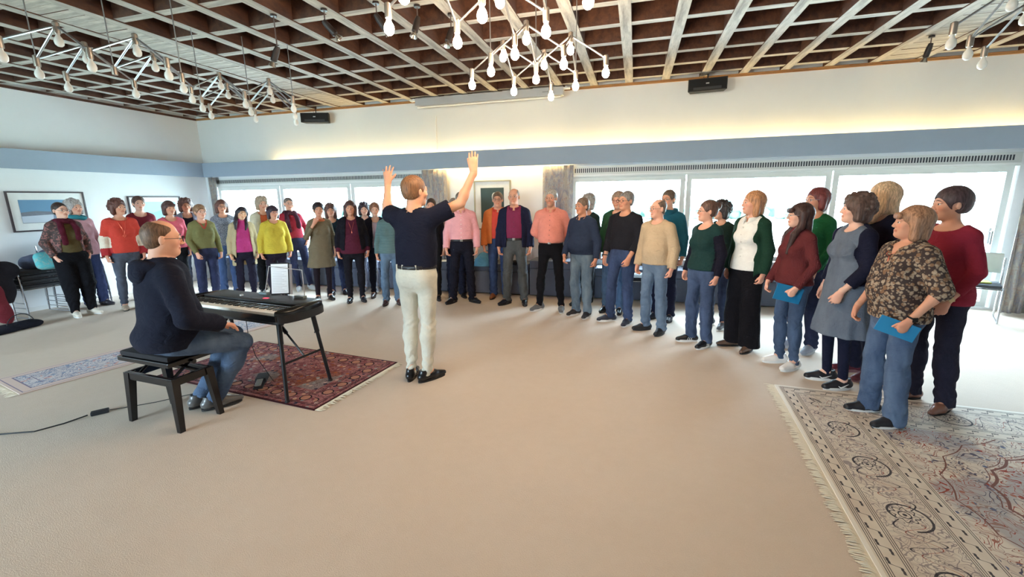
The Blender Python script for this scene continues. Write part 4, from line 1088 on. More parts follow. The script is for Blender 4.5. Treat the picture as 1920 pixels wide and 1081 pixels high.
picture((-2.86, YB, 1.10), (1, 0, 0), .70, .88, .13, mat('gold_frame', (150, 134, 104), .4, .4), 'gold framed portrait of a pale standing figure between the windows',
        [mat('print_teal', (58, 78, 78), .7, 0, .25, 5), ('figure', [(.12, .02), (.95, .02), (.92, .35), (.78, .52), (.74, .60), (.62, .60), (.55, .50), (.3, .30)], mat('print_gown', (182, 182, 190), .7, 0, .25, 14)),
         ('figure_head', [(.60+.12*math.cos(a), .74+.13*math.sin(a)) for a in np.linspace(0, 2*PI, 12, endpoint=False)], mat('print_face', (206, 206, 196), .7))])
# ------------------------------------------------------------------ benches along the window wall
up = mat('slate_upholstery', (92, 96, 110), .95, 0, .12, 6, .3, 160); topm = mat('bench_top_felt', (150, 154, 164), .9, 0, .06)
def bench(x0, x1, h, label, sp=()):
    e = empty('bench', ((x0+x1)/2, 7.28, 0), label=label, cat='bench', group=None); W2 = (x1-x0)/2
    b = MB(); b.box((-W2, -.22, .02), (W2, .26, h-.14), bev=.012); b.build('base', up, e)
    MB().box((-W2, -.23, h-.135), (W2, .27, h), bev=.018).build('seat_cushion', up, e)
bench(-8.5, -6.9, .52, 'grey upholstered bench under the far left window behind the choir'); bench(-6.88, -5.3, .52, 'grey upholstered bench under the second left window'); bench(-5.28, -3.80, .52, 'grey upholstered bench behind the women in black, left of the curtain')
bench(-3.72, -1.72, .55, 'long grey upholstered bench below the framed portrait'); bench(-1.70, -.62, .62, 'taller grey upholstered bench behind the man in the salmon shirt'); bench(-.60, .95, .52, 'grey upholstered bench behind the man in the black sweater'); bench(.97, 2.55, .52, 'grey upholstered bench behind the woman in dark green')
# ------------------------------------------------------------------ chairs
blackseat = mat('black_seat_pad', (28, 28, 32), .7); tubec = mat('chair_chrome', (196, 198, 202), .22, .95, .01)
CH = {}
def chair_parts(seatm, backm):
    r = .011
    fr = lambda sd: MB().tube([(sd*.24, .24, .80), (sd*.24, .20, .46), (sd*.24, .245, .012), (sd*.24, -.24, .012), (sd*.24, -.20, .44), (sd*.235, .16, .44)], r, 8)
    return [('leg_frame', fr(-1).mesh('leg_frame', True), tubec), ('leg_frame', fr(1).mesh('leg_frame', True), tubec),
            ('crossbar', MB().tube([(-.24, -.19, .43), (.24, -.19, .43)], r*.9, 8).mesh('crossbar', True), tubec), ('crossbar', MB().tube([(-.24, .17, .43), (.24, .17, .43)], r*.9, 8).mesh('crossbar', True), tubec),
            ('seat', MB().box((-.225, -.23, .445), (.225, .20, .49), bev=.015).mesh('seat', True), seatm), ('backrest', MB().grid([[(x, .215+.04*math.cos(x*5)-.02+.03*(z-.6), z) for x in np.linspace(-.22, .22, 9)] for z in (.60, .68, .76, .84, .86)]).mesh('backrest', True), backm)]
def chair(loc, rz, label, seatm=blackseat, backm=blackseat, group=None, back=True):
    k = (seatm.name, backm.name)
    if k not in CH:
        ps = chair_parts(seatm, backm)
        for _, me, m_ in ps: me.materials.append(m_)
        CH[k] = ps
    e = empty('chair', loc, rz, label=label, cat='chair', group=group)
    for nm, me, _ in CH[k]:
        if nm == 'backrest' and not back: continue
        o = inst(nm, me, e)
        if nm == 'backrest': solid(o, .012)
    return e
for s_, (cx, cyy, n, lab) in enumerate(((-8.80, 4.20, 4, 'stack left of the woman with the burgundy scarf'), (-8.80, 4.78, 4, 'stack directly behind the woman with the burgundy scarf'), (-8.80, 3.58, 3, 'stack at the left edge under the dark coat'))):
    for k in range(n): chair((cx+.035*k*0, cyy, .075*k), R(90), 'chrome framed black chair, %s of the %s' % (['lowest', 'second', 'third', 'topmost'][k] if k < n-1 else 'topmost', lab), back=(k == n-1 and s_ == 1))
meshw = mat('chair_white_back', (214, 226, 226), .5)
chair((4.38, 7.05, 0), R(-28), 'light chair with chrome sled legs by the glass door at right', mat('chair_dark_seat', (60, 66, 74), .7), meshw)
chair((.05, 6.72, 0), R(8), 'chrome legged chair half hidden behind the man in the beige sweater')
MB().box((-.12, -.1, 0), (.12, .1, .02), bev=.005).build('folder', mat('lime_paper', (200, 214, 120), .8), loc=(4.37, 7.02, .492), rot=(0, 0, R(-20)), label='yellow green folder lying on the light chair seat', cat='folder')
def lump(name, loc, rz, ells, c, label, cat, seed=1, amp=.012, res=.014, kind='plain', rgb2=None):
    a = np.array([e_[0] for e_ in ells]); r = max(max(e_[1]) for e_ in ells)
    F = SDF(a.min(0)-r-.03, a.max(0)+r+.03, coarse=res)
    for c_, rd in ells: F.ell(c_, rd, .05)
    V, Q = F.nets(); N = vnormals(V, Q); V = V+N*(amp*folds(V, seed, (18, 60), 8))[:, None]; V[:, 2] = np.maximum(V[:, 2], 0)
    return link(name, qmesh(name, V, Q), cloth(c, kind, rgb2), None, loc, (0, 0, rz), label=label, cat=cat)
lump('jacket', (-8.78, 4.52, .70), 0, [((0, .0, .12), (.22, .30, .12)), ((.05, .22, .10), (.20, .18, .14)), ((-.02, -.25, .10), (.2, .16, .12)), ((.19, .3, .02), (.07, .12, .13)), ((-.1, .1, .2), (.16, .25, .1))], (84, 92, 116), 'slate blue jacket heaped over the chair stacks by the left wall', 'jacket', 3)
lump('bag', (-8.50, 4.30, .71), 0, [((0, 0, .13), (.07, .17, .13)), ((.01, .02, .05), (.085, .18, .06)), ((0, -.1, .2), (.05, .07, .06))], (86, 186, 190), 'turquoise and beige bag lying on top of the jacket', 'bag', 5, .008, kind='print', rgb2=(190, 180, 160))
lump('coat', (-8.72, 3.62, .30), 0, [((.05, .1, .42), (.2, .24, .18)), ((.20, .05, .20), (.08, .2, .30)), ((.1, .25, .45), (.15, .12, .12))], (30, 26, 32), 'dark coat draped on the stack at the left edge', 'coat', 7)
lump('scarf', (-8.44, 3.66, .02), 0, [((0, 0, .34), (.025, .06, .24)), ((.01, .02, .14), (.03, .07, .14)), ((0, -.05, .24), (.022, .035, .2))], (120, 34, 46), 'red scarf hanging down from the dark coat', 'scarf', 8)
lump('bag', (-8.05, 3.50, 0), R(10), [((0, 0, .04), (.16, .30, .05)), ((.02, .2, .04), (.12, .16, .05)), ((0, -.2, .03), (.15, .2, .04))], (26, 28, 40), 'flat black bag on the carpet at the left edge', 'bag', 9)
fb = bpy.data.objects['bag.001']; MB().tube([(.05, .10+.16*math.cos(a), .04+.17*math.sin(a)) for a in np.linspace(0, PI, 12)], .006, 6).build('handle', blackseat, fb)
lump('jacket', (-2.50, 6.98, .52), 0, [((0, .12, .10), (.16, .12, .12)), ((-.02, -.03, .02), (.15, .06, .17)), ((-.10, -.05, -.10), (.07, .04, .10)), ((.06, .1, .16), (.08, .08, .10))], (76, 146, 184), 'light blue jacket hanging over the bench edge under the portrait', 'jacket', 10, .012)
for i, (x, lab) in enumerate(((-1.96, 'left of the pair'), (-1.84, 'right of the pair'))): lump('shoe', (x, 7.05, .55), R(15), [((0, 0, .035), (.035, .09, .035)), ((0, -.06, .025), (.038, .05, .025))], (28, 24, 26), 'dark shoe standing on the bench behind the purple shirt, '+lab, 'shoe', 3+i, .001, .008)
for x, w_, lab in ((-3.35, .22, 'white sheet of paper on the bench left of the pink shirt'), (-2.95, .2, 'white sheet of paper on the bench behind the pink shirt'), (-.35, .22, 'white paper on the bench behind the navy pullover')):
    MB().box((-w_, -.12, 0), (w_, .12, .004)).build('paper', mat('white_paper', (236, 238, 240), .8), loc=(x, 7.2, .553 if x < -1 else .523), rot=(0, 0, R(7)), label=lab, cat='paper')
lump('bag', (-.62+.35, 7.16, .52), 0, [((0, 0, .13), (.14, .09, .13)), ((0, 0, .05), (.17, .1, .06))], (206, 208, 214), 'white bag on the bench behind the navy pullover', 'bag', 12, .012)
# ------------------------------------------------------------------ digital piano on its stand
KA = R(-7); ke = empty('digital_piano', (-3.33, 2.995, .700), KA, label='black digital piano with white keys on a folding stand', cat='keyboard')
pb = mat('piano_black', (22, 21, 24), .42, 0, .08, 20); pg = mat('piano_gloss', (16, 16, 18), .2)
KL, KD = .69, .245
b = MB(); n_ = 12; pol = []
for k in range(n_+1):
    a = -PI/2+PI*k/n_; pol.append((KL-.10+.12*math.cos(a)**.8 if abs(math.cos(a)) > 1e-6 else KL-.10, KD*math.sin(a)*(1 if True else 1)))
left = [(-x, y) for x, y in reversed(pol)]
b.prism(pol+left, -.014, .052)
b.build('case', pb, ke, True)
b = MB()       # raised rear panel, thick and rounded at the right and left end
b.box((-KL+.06, -.015, .05), (KL-.06, KD-.01, .098), bev=.014); b.build('control_panel', pb, ke, True)
for sd in (-1, 1):
    b = MB(); q = [(KL-.082, -KD+.004)]+[(x_-.004, y_*.985) for x_, y_ in pol if x_ > KL-.082]+[(KL-.082, KD-.004)]
    lv = []
    for z, sc in ((.050, 1.0), (.078, .995), (.094, .96), (.100, .88)):
        lv.append([b.bm.verts.new((sd*(KL-.082+(x_-KL+.082)*sc), y_*(.5+.5*sc), z-(.012 if y_ < -.1 else 0)*(z > .06))) for x_, y_ in q])
    for A_, B_ in zip(lv, lv[1:]):
        for k in range(len(q)): b._f([A_[k], A_[(k+1) % len(q)], B_[(k+1) % len(q)], B_[k]])
    b._f(lv[-1]); b.build('end_block', pg, ke, True)
MB().box((-KL+.06, -.250, .004), (KL-.06, -.236, .054), bev=.004).build('front_rail', pg, ke)
wk = MB(); bk_ = MB(); n0 = 52; x0, x1 = -KL+.09, KL-.085; kw = (x1-x0)/n0
for i in range(n0):
    wk.box((x0+i*kw+.0006, -.238, .050), (x0+(i+1)*kw-.0006, -.080, .076))
    if (i % 7) in (0, 2, 3, 5, 6) and i < n0-1: bk_.box((x0+(i+1)*kw-.0045, -.170, .070), (x0+(i+1)*kw+.0045, -.080, .084))
wk.build('white_keys', mat('ivory_key', (246, 242, 230), .3, 0, .02), ke, kind='stuff'); bk_.build('black_keys', mat('black_key', (20, 20, 22), .25), ke, kind='stuff')
MB().box((x0, -.075, .052), (x1, -.060, .088)).build('fallboard', pg, ke); MB().box((x0, -.0755, .080), (x1, -.0745, .083)).build('trim_line', mat('grey_line', (120, 116, 104), .5), ke)
MB().lathe((-.20, .07, .096), [(.017, 0), (.017, .012), (.012, .016), (0, .016)], 16).build('volume_knob', mat('knob_silver', (206, 206, 204), .3, .6), ke, True)
MB().box((.10, .055, .097), (.15, .085, .100)).build('display', emis('display_red', (255, 60, 90), 1.2), ke)
b = MB()
for i in range(7): b.box((-.02+.017*i, .04, .097), (-.008+.017*i, .046, .101)); b.box((.165+.014*i, .05+.01*(i % 3), .097), (.174+.014*i, .056+.01*(i % 3), .101))
for i in range(6): b.box((-.15+.016*i, .045, .097), (-.138+.016*i, .051, .101)); b.box((.35+.03*i*.5, .02, .097), (.358+.03*i*.5, .026, .101))
b.build('buttons', mat('button_grey', (120, 120, 124), .5), ke, kind='stuff')
MB().tube([(-.06, .20, .09), (.0, .235, .36), (.42, .235, .345), (.46, .20, .09)], .004, 6).build('music_rest', mat('rest_wire', (220, 220, 222), .3, .6), ke, True)
MB().box((-.10, .17, .09), (.0, .215, .118), bev=.004).build('rest_clip', mat('clip_grey', (120, 132, 134), .5), ke); MB().box((.36, .17, .09), (.47, .215, .118), bev=.004).build('rest_clip', mat('clip_grey', (120, 132, 134), .5), ke)
# stand
se = empty('keyboard_stand', (-3.33, 2.995, 0), KA, label='black folding metal stand under the digital piano', cat='keyboard stand'); st = mat('stand_black', (24, 24, 27), .4, .3)
for sx in (-1, 1):
    for sy in (-1, 1):
        top = Vector((sx*.56, sy*.17, .685)); ft = Vector((sx*.625, sy*.235, .012)); m_ = top.lerp(ft, .28)
        lg = MB().tube([top, m_], .021, 10).tube([m_, ft], .016, 10).build('leg', st, se, True)
        MB().lathe(ft-Vector((0, 0, .012)), [(0, 0), (.020, 0), (.020, .025), (0, .03)], 10).build('rubber_foot', blackseat, lg, True)
        MB().tube([m_+Vector((-.004, -.026, 0)), m_+Vector((-.004, .02, 0))], .008, 8).build('clamp_screw', tubec, lg, True)
    a, c = Vector((sx*.6, -.205, .33)), Vector((sx*.6, .205, .33)); MB().tube([a, c], .010, 8).build('crossbar', st, se, True)
    MB().tube([(sx*.28, 0, .66), (sx*.42, 0, .52)], .017, 8).tube([(sx*.42, 0, .52), (sx*.60, 0, .34)], .009, 8).build('brace', st, se, True)
    MB().tube([(sx*.28, -.17, .672), (sx*.28, .17, .672)], .010, 8).build('crossbar', st, se, True)
    MB().box((sx*.57-.02, -.2, .668), (sx*.57+.02, .2, .695), bev=.004).build('end_bar', st, se)
for sy in (-1, 1): MB().box((-.60, sy*.17-.016, .655), (.60, sy*.17+.016, .685), bev=.004).build('rail', st, se)
MB().tube([(.06, -.1, .69), (.09, -.12, .5), (.12, -.10, .3), (.16, -.05, .15), (.17, 0, .03), (.16, .02, .012)], .003, 5).build('sustain_cable', blackseat, label='thin black cable hanging down from the piano to the rug', cat='cable', loc=(-3.33, 2.995, 0), rot=(0, 0, KA))
# tablet on the rest
te = empty('tablet', (-3.33+.13, 2.995+.22, .795), KA+R(30), label='tablet in a black cover showing a score on the music rest', cat='tablet')
q = Matrix.Rotation(R(-12), 3, 'X')
MB().box((-.075, -.014, 0), (.095, .004, .30), rot=q, about=(0, 0, 0), bev=.006).build('cover', blackseat, te)
MB().box((-.066, -.0165, .012), (.084, -.0135, .288), rot=q, about=(0, 0, 0)).build('screen', emis('tablet_screen', (206, 214, 220), .30), te)
b = MB()
for i in range(16): b.box((-.055, -.0175, .03+.0155*i), (.07-.02*(i % 3), -.0168, .0318+.0155*i), rot=q, about=(0, 0, 0))
b.build('text_lines', mat('text_grey', (150, 158, 166), .7), te, kind='stuff')
MB().box((.096, -.02, 0), (.104, .03, .285), rot=q, about=(0, 0, 0)).build('cover_flap', mat('flap_grey', (150, 150, 156), .6), te)
# pedal, cable and power box
pe = empty('sustain_pedal', (-3.28, 2.95, .010), R(35), label='black sustain pedal with a metal plate on the red rug', cat='pedal')
MB().box((-.045, -.02, 0), (.045, .13, .05), bev=.008).build('housing', blackseat, pe); MB().box((-.04, -.15, .0), (.04, -.01, .012), bev=.004).build('base_plate', blackseat, pe); MB().box((-.026, -.14, .028), (.026, 0, .040), rot=Matrix.Rotation(R(8), 3, 'X'), bev=.004).build('pedal_plate', tubec, pe)
pts = [(-4.9, 1.62, .005), (-4.44, 1.74, .005), (-4.24, 1.83, .005), (-4.17, 1.97, .005), (-4.13, 2.10, .012)]
MB().tube(pts, .005, 6).build('power_cable', blackseat, True and None, label='black power cable leading to the left edge of the carpet', cat='cable')
MB().box((-.055, -.028, 0), (.055, .028, .03), bev=.008).build('power_adapter', mat('adapter_black', (32, 34, 38), .5), loc=(-4.09, 2.16, 0), rot=(0, 0, R(55)), label='black power adapter box on the carpet left of the stool', cat='power adapter')
MB().tube([(-4.06, 2.21, .012), (-4.0, 2.28, .004), (-3.85, 2.42, .004), (-3.70, 2.62, .004), (-3.62, 2.72, .012), (-3.5, 2.95, .014)], .003, 5).build('adapter_cable', blackseat, label='thin black cable from the adapter to the red rug', cat='cable')
# ------------------------------------------------------------------ piano stool
sl = empty('piano_stool', (-3.42, 2.28, 0), R(-4), label='black adjustable piano stool with scissor frame', cat='stool'); sb_ = mat('stool_black', (20, 19, 21), .22, 0, .05)
for sx in (-1, 1):
    for sy in (-1, 1):
        t_ = Vector((sx*.245, sy*.125, .40)); f_ = Vector((sx*.275, sy*.150, 0)); b = MB(); pr_ = []
        for p, r in ((t_, .028), (f_, .019)): pr_.append([b.bm.verts.new(p+Vector((a*r, c*r, 0))) for a, c in ((-1, -1), (1, -1), (1, 1), (-1, 1))])
        for k in range(4): b._f([pr_[0][k], pr_[0][(k+1) % 4], pr_[1][(k+1) % 4], pr_[1][k]])
        b._f(pr_[0]); b._f(pr_[1]); b.build('leg', sb_, sl)
for sx in (-1, 1): MB().box((sx*.25-.014, -.14, .345), (sx*.25+.014, .14, .405), bev=.004).build('apron', sb_, sl)
for sy in (-1, 1): MB().box((-.26, sy*.135-.014, .345), (.26, sy*.135+.014, .405), bev=.004).build('apron', sb_, sl)
for sx in (-1, 1):
    for s2 in (-1, 1):
        MB().tube([(sx*.19, -s2*.10, .375), (sx*.19, s2*.10, .52)], .012, 6).build('scissor_arm', sb_, sl)
MB().box((-.285, -.165, .500), (.285, .165, .535), bev=.006).build('seat_frame', sb_, sl); MB().box((-.27, -.155, .535), (.27, .155, .578), bev=.02).build('cushion', mat('stool_velvet', (26, 22, 24), .9), sl, True)
MB().tube([(.285, 0, .50), (.31, 0, .50)], .016, 12).build('adjust_knob', sb_, sl, True)
# ------------------------------------------------------------------ the choir: x, y on the carpet, height, lean, bearing to the camera
POS = {
 1: (-8.03, 4.34, 1.69, -0.037, 61.6),
 2: (-8.54, 4.81, 1.73, -0.051, 60.6),
 3: (-7.74, 4.82, 1.72, 0.054, 58.1),
 4: (-8.36, 5.55, 1.78, 0.045, 56.4),
 5: (-7.57, 5.47, 1.69, 0.053, 54.1),
 6: (-7.82, 5.94, 1.73, 0.063, 52.8),
 7: (-6.89, 5.46, 1.62, 0.052, 51.6),
 8: (-7.16, 6.08, 1.70, 0.063, 49.7),
 9: (-6.38, 5.73, 1.58, 0.069, 48.0),
 10: (-6.51, 6.32, 1.74, 0.063, 45.8),
 11: (-5.90, 5.91, 1.59, 0.075, 44.9),
 12: (-6.01, 6.67, 1.73, -0.053, 42.0),
 13: (-5.06, 6.02, 1.63, 0.057, 40.1),
 14: (-5.12, 6.48, 1.60, -0.011, 38.3),
 15: (-4.43, 6.03, 1.65, 0.026, 36.3),
 16: (-4.67, 6.81, 1.61, -0.011, 34.4),
 17: (-4.26, 6.45, 1.61, 0.032, 33.5),
 18: (-3.74, 6.00, 1.62, 0.050, 31.9),
 20: (-3.24, 6.42, 1.67, 0.067, 26.7),
 21: (-2.98, 6.89, 1.67, 0.005, 23.4),
 22: (-2.65, 6.35, 1.76, 0.025, 22.7),
 23: (-2.23, 7.01, 1.76, 0.000, 17.6),
 24: (-1.78, 6.43, 1.80, -0.005, 15.5),
 25: (-1.17, 6.16, 1.77, 0.009, 10.8),
 26: (-0.69, 5.96, 1.65, -0.009, 6.6),
 27: (-0.75, 6.59, 1.69, 0.067, 6.5),
 28: (-0.27, 6.27, 1.72, 0.031, 2.5),
 29: (-0.17, 5.72, 1.72, 0.057, 1.7),
 30: (0.26, 5.41, 1.62, -0.004, -2.7),
 31: (0.41, 6.04, 1.73, -0.004, -3.9),
 32: (0.73, 5.05, 1.60, 0.014, -8.2),
 33: (1.05, 5.83, 1.58, -0.051, -10.2),
 34: (1.16, 5.01, 1.69, 0.003, -13.1),
 35: (1.47, 4.57, 1.57, -0.021, -17.8),
 36: (1.78, 5.12, 1.71, -0.019, -19.2),
 37: (1.73, 4.19, 1.64, 0.003, -22.5),
 38: (2.05, 4.47, 1.74, -0.035, -24.6),
 39: (1.80, 3.57, 1.56, 0.013, -26.7),
 40: (2.27, 3.92, 1.68, -0.091, -30.1),
 19: (-1.91, 3.43, 1.85, 0.044, 29.1),
}
for k_ in (21, 23): X, Y, H, L, b_ = POS[k_]; POS[k_] = (X*.972, Y*.972, 1.65+(H-1.65)*.972, L, b_)
SK = dict(a=(226, 172, 146), b=(214, 158, 130), c=(232, 184, 160), d=(222, 170, 146), e=(222, 176, 140))
def W_(n, label, sex, face, hy=0, skin='a', **kw):
    X, Y, H, L, b = POS[n]; rz = R(b+face); hd = kw.pop('head', (hy, 0, 0)); lx = kw.pop('lx', 1.0)
    v = Matrix.Rotation(-rz, 2) @ Vector((cy_*L*lx, sy_*L*lx))
    dx, dy = kw.pop('shift', (0, 0))
    return Person(label, (X+dx, Y+dy, 0), rz, H, sex, head=hd, lean=(v.x, v.y), skin=SK[skin], seed=n, group='choir members standing in a wide arc', **kw)
BLK, NVY, JN, LJN = (22, 22, 26), (26, 30, 52), (34, 48, 84), (96, 124, 156)
sn = lambda c, s=(228, 228, 226): ('sneaker', c, s)
dr = lambda c: ('dress', c, (24, 22, 22))
bt = lambda c: ('boot', c, (28, 26, 26))
f, m = 'f', 'm'
N_, F_ = .0052, .0064
# -- left end of the arc
p = W_(1, 'woman with cropped dark hair, olive top, burgundy scarf and loose black trousers, at far left', f, 22, 8, 'c', res=F_, glasses=(90, 90, 100), hair=('crop', (62, 44, 38)), arms=('pocket', 'pocket'), g=1.05,
       top=dict(c=(92, 80, 46), neck='crew', hem=.95, name='top'), outer=dict(c=(74, 62, 60), kind='print', c2=(190, 110, 104), c3=(60, 70, 66), hem=.97, open=(.075, .12), name='cardigan'), bottom=dict(c=(14, 14, 20), kind='plain', fit='harem'), shoes=sn((214, 204, 188)))
p.scarf((86, 18, 38))
p = W_(2, 'woman with curly grey hair, teal scarf and rose patterned cardigan, behind the burgundy scarf', f, 26, 5, 'a', res=F_, hair=('curly', (168, 160, 156)), top=dict(c=(196, 142, 148), kind='print', c2=(214, 170, 172), c3=(170, 108, 120), hem=.84, sl_ease=.006), bottom=dict(c=(30, 42, 84)), shoes=dr((48, 44, 52)))
p.scarf((30, 128, 140), False)
p = W_(3, 'woman in a red and cream colour block sweater with curly brown bob and heart necklace', f, 12, 22, 'b', res=F_, hair=('curly', (96, 56, 46)), glasses=None, g=1.05, top=dict(c=(206, 52, 30), neck='boat', hem=.90, sl_ease=.02, blocks=[('arm', .42, .78, (224, 208, 186)), ('arm', .78, 1.1, (170, 30, 36))]), bottom=dict(c=(62, 68, 84), fit='slim'), shoes=bt((164, 146, 126)))
p.necklace((230, 120, 90), 1.18, 'heart')
W_(4, 'woman with pinned up brown hair and dark red sweater, behind the colour block sweater', f, 8, 4, 'c', res=F_, hair=('updo', (92, 64, 56)), top=dict(c=(118, 26, 40), hem=.9, neck='scoop'), bottom=dict(c=BLK, kind='plain'), shoes=dr(BLK))
W_(5, 'woman in a pink sweater with a brown fringed bob, beside the dark red sweater', f, 14, 10, 'b', res=F_, hair=('bob', (84, 54, 50), 'bangs'), top=dict(c=(226, 92, 112), neck='scoop', hem=.92), bottom=dict(c=BLK, kind='plain'), shoes=dr(BLK))
W_(6, 'woman with a curly brown halo of hair, grey cardigan over black, back row', f, 6, 0, 'b', res=F_, hair=('curly', (102, 68, 60)), top=dict(c=(34, 28, 38), neck='scoop', hem=.92), outer=dict(c=(126, 128, 146), hem=.84, open=(.07, .09)), bottom=dict(c=(60, 66, 84)), shoes=dr(BLK))
W_(7, 'woman in an olive v-neck sweater with red edging, short fair hair and glasses', f, 16, 6, 'a', res=F_, g=1.10, hair=('pixie', (150, 112, 82)), glasses=(190, 190, 200), top=dict(c=(118, 114, 66), neck='v', hem=.93, trim=(186, 56, 40)), bottom=dict(c=(28, 36, 74)), shoes=dr(BLK), arms=('front', 'side'))
W_(8, 'woman in a grey patterned top and blue jeans with brown bob and glasses, back row', f, 4, 0, 'b', res=F_, hair=('bob', (102, 66, 58), 1.49), glasses=(90, 80, 90), top=dict(c=(70, 74, 92), kind='melange', c2=(154, 156, 168), hem=.90), bottom=dict(c=(48, 78, 128)), shoes=dr(BLK))
W_(9, 'woman with long black hair tilting her head, magenta top under a long beige cardigan', f, 6, 6, 'e', res=F_, head=(8, 0, 14), hair=('long', (36, 24, 34)), top=dict(c=(190, 40, 124), neck='turtle', hem=.90, name='top'), outer=dict(c=(182, 162, 122), hem=.66, open=(.085, .15)), bottom=dict(c=(30, 26, 44), kind='plain', fit='slim'), shoes=dr(BLK))
W_(10, 'woman with short curly grey hair, cream cardigan and orange top, behind the yellow sweater', f, 6, 8, 'a', res=F_, hair=('curly', (172, 152, 132)), glasses=(170, 170, 170), top=dict(c=(232, 104, 52), neck='v', hem=.92), outer=dict(c=(214, 204, 178), hem=.80, open=(.05, .07)), bottom=dict(c=BLK, kind='plain'), shoes=dr(BLK))
W_(11, 'woman in a bright yellow sweater with a dark fringed bob', f, 10, 16, 'b', res=F_, g=1.14, hair=('bob', (54, 38, 52), 1.49, 'bangs'), glasses=(120, 60, 80), top=dict(c=(206, 180, 26), neck='v', hem=.86, sl_ease=.012), bottom=dict(c=(34, 26, 40), kind='plain', fit='slim'), shoes=dr(BLK))
p = W_(12, 'person with cropped hair in a red cardigan with dark scarf, leaning to one side', f, 10, 0, 'a', res=F_, head=(4, 0, 10), lx=3.0, hair=('crop', (120, 106, 100)), glasses=(150, 150, 160), top=dict(c=(178, 34, 60), neck='crew', hem=.97), bottom=dict(c=(30, 36, 70), fit='slim'), shoes=sn((206, 208, 212)), arms=('side', 'pocket'))
p.scarf((74, 34, 50))
W_(13, 'woman in a taupe tunic dress with short black hair holding her hand to her mouth', f, 6, 0, 'b', res=F_, g=1.06, hair=('pixie', (36, 26, 34)), top=dict(c=(116, 102, 78), neck='v', hem=.60, skirt=(.235,), sleeve='3q', name='tunic'), bottom=dict(c=(30, 20, 28), kind='tights', fit='tights', name='tights'), shoes=bt((24, 24, 28)),
   arms=(((-.225, -.06, 1.13), (-.10, -.145, 1.36), (.45, -.10, .95), (.2, 1, 0), (.6, .3, -.6), 'mouth'), 'side')).scarf((208, 110, 60), False, 'neckerchief', .018, -.02)
W_(14, 'woman with wavy brown hair in a dark teal top, behind the tunic dress', f, 0, 0, 'a', res=F_, hair=('shag', (96, 66, 62), 1.45), top=dict(c=(34, 60, 78), neck='scoop', hem=.90), bottom=dict(c=(30, 44, 84), fit='slim'), shoes=bt((30, 32, 46)))
W_(15, 'woman in a burgundy v-neck top under a black cardigan with black trousers and boots', f, 0, 0, 'b', res=F_, g=1.14, hair=('bob', (78, 52, 50), 1.46), top=dict(c=(82, 22, 44), neck='v', hem=.84, name='top'), outer=dict(c=(20, 18, 28), hem=.90, sleeve='3q', open=(.075, .13)), bottom=dict(c=(22, 20, 28), kind='plain', fit='slim'), shoes=bt((28, 26, 34))).necklace((200, 200, 190), 1.22)
W_(16, 'woman with a dark wavy bob, navy cardigan and light grey trousers, back row', f, -2, 0, 'a', res=F_, hair=('shag', (52, 36, 46), 1.49), top=dict(c=(60, 52, 84), hem=.9), outer=dict(c=(26, 28, 56), hem=.86, open=(.05, .06)), bottom=dict(c=(150, 156, 178), kind='plain', fit='slim'), shoes=sn((150, 150, 158)))
W_(17, 'woman with short auburn hair, pale pink top under a black cardigan, left of the conductor', f, 0, 0, 'c', res=F_, hair=('pixie', (142, 98, 76)), top=dict(c=(176, 152, 166), neck='scoop', hem=.92), outer=dict(c=(24, 26, 44), hem=.88, open=(.055, .07)), bottom=dict(c=(24, 24, 40), kind='plain', fit='slim'), shoes=dr((78, 58, 58)))
W_(18, 'person in a green striped sweater and jeans partly hidden by the conductor', f, -4, 0, 'b', res=F_, hair=('short', (70, 50, 46)), top=dict(c=(68, 96, 100), kind='stripe', c2=(108, 134, 132), hem=.88), bottom=dict(c=(72, 100, 128)), shoes=dr((70, 44, 40)))
p = W_(20, 'person in a black top with a wristwatch mostly hidden behind the conductor', f, -6, 0, 'b', res=F_, hair=('short', (60, 46, 42)), top=dict(c=(22, 22, 30), sleeve='3q', hem=.9), bottom=dict(c=BLK, kind='plain'), shoes=dr(BLK))
p.watch(1)
W_(21, 'person in a pale rose shirt standing behind the man in the pink shirt', m, 4, 0, 'a', res=F_, hair=('short', (150, 132, 118)), top=dict(c=(226, 196, 192), neck='collar', hem=.96, name='shirt'), bottom=dict(c=(24, 26, 44), kind='plain'), shoes=dr(BLK))
PNK = (234, 158, 162)
p = W_(22, 'man in a light pink shirt, black belted trousers and glasses, right of the conductor', m, -2, -4, 'a', res=F_, glasses=(80, 76, 80), hair=('short', (128, 112, 100)), top=dict(c=PNK, neck='collar', hem=.985, sl_ease=.008, name='shirt'), bottom=dict(c=(22, 22, 36), kind='plain', belt=(26, 20, 22)), shoes=dr((16, 16, 22)), stance=.15, footyaw=(38, 42)); p.collar(PNK); p.buttons(1.04, 1.36, 6)
p = W_(23, 'man in a red polo shirt under an ochre hooded jacket, beside the portrait', m, -4, -2, 'b', res=F_, glasses=(60, 50, 56), hair=('short', (104, 80, 66)), top=dict(c=(216, 58, 36), neck='collar', hem=.95, name='polo_shirt'), outer=dict(c=(206, 110, 34), hem=.90, open=(.085, .10), name='hooded_jacket'), bottom=dict(c=(32, 58, 104)), shoes=dr((134, 78, 42))); p.collar((216, 58, 36))
PRP = (126, 34, 74)
p = W_(24, 'bald man in a plum shirt and navy cardigan with grey jeans', m, -6, -6, 'b', res=F_, glasses=(110, 100, 100), hair=('bald', (150, 134, 122)), top=dict(c=PRP, neck='collar', hem=.985, name='shirt'), outer=dict(c=(24, 28, 54), hem=.87, open=(.10, .115)), bottom=dict(c=(72, 76, 78), c2=(104, 110, 116), belt=(36, 28, 26)), shoes=dr((18, 20, 32)), stance=.13, footyaw=(40, 8)); p.collar(PRP); p.buttons(1.04, 1.36, 6, (90, 30, 60))
SAL = (230, 136, 118)
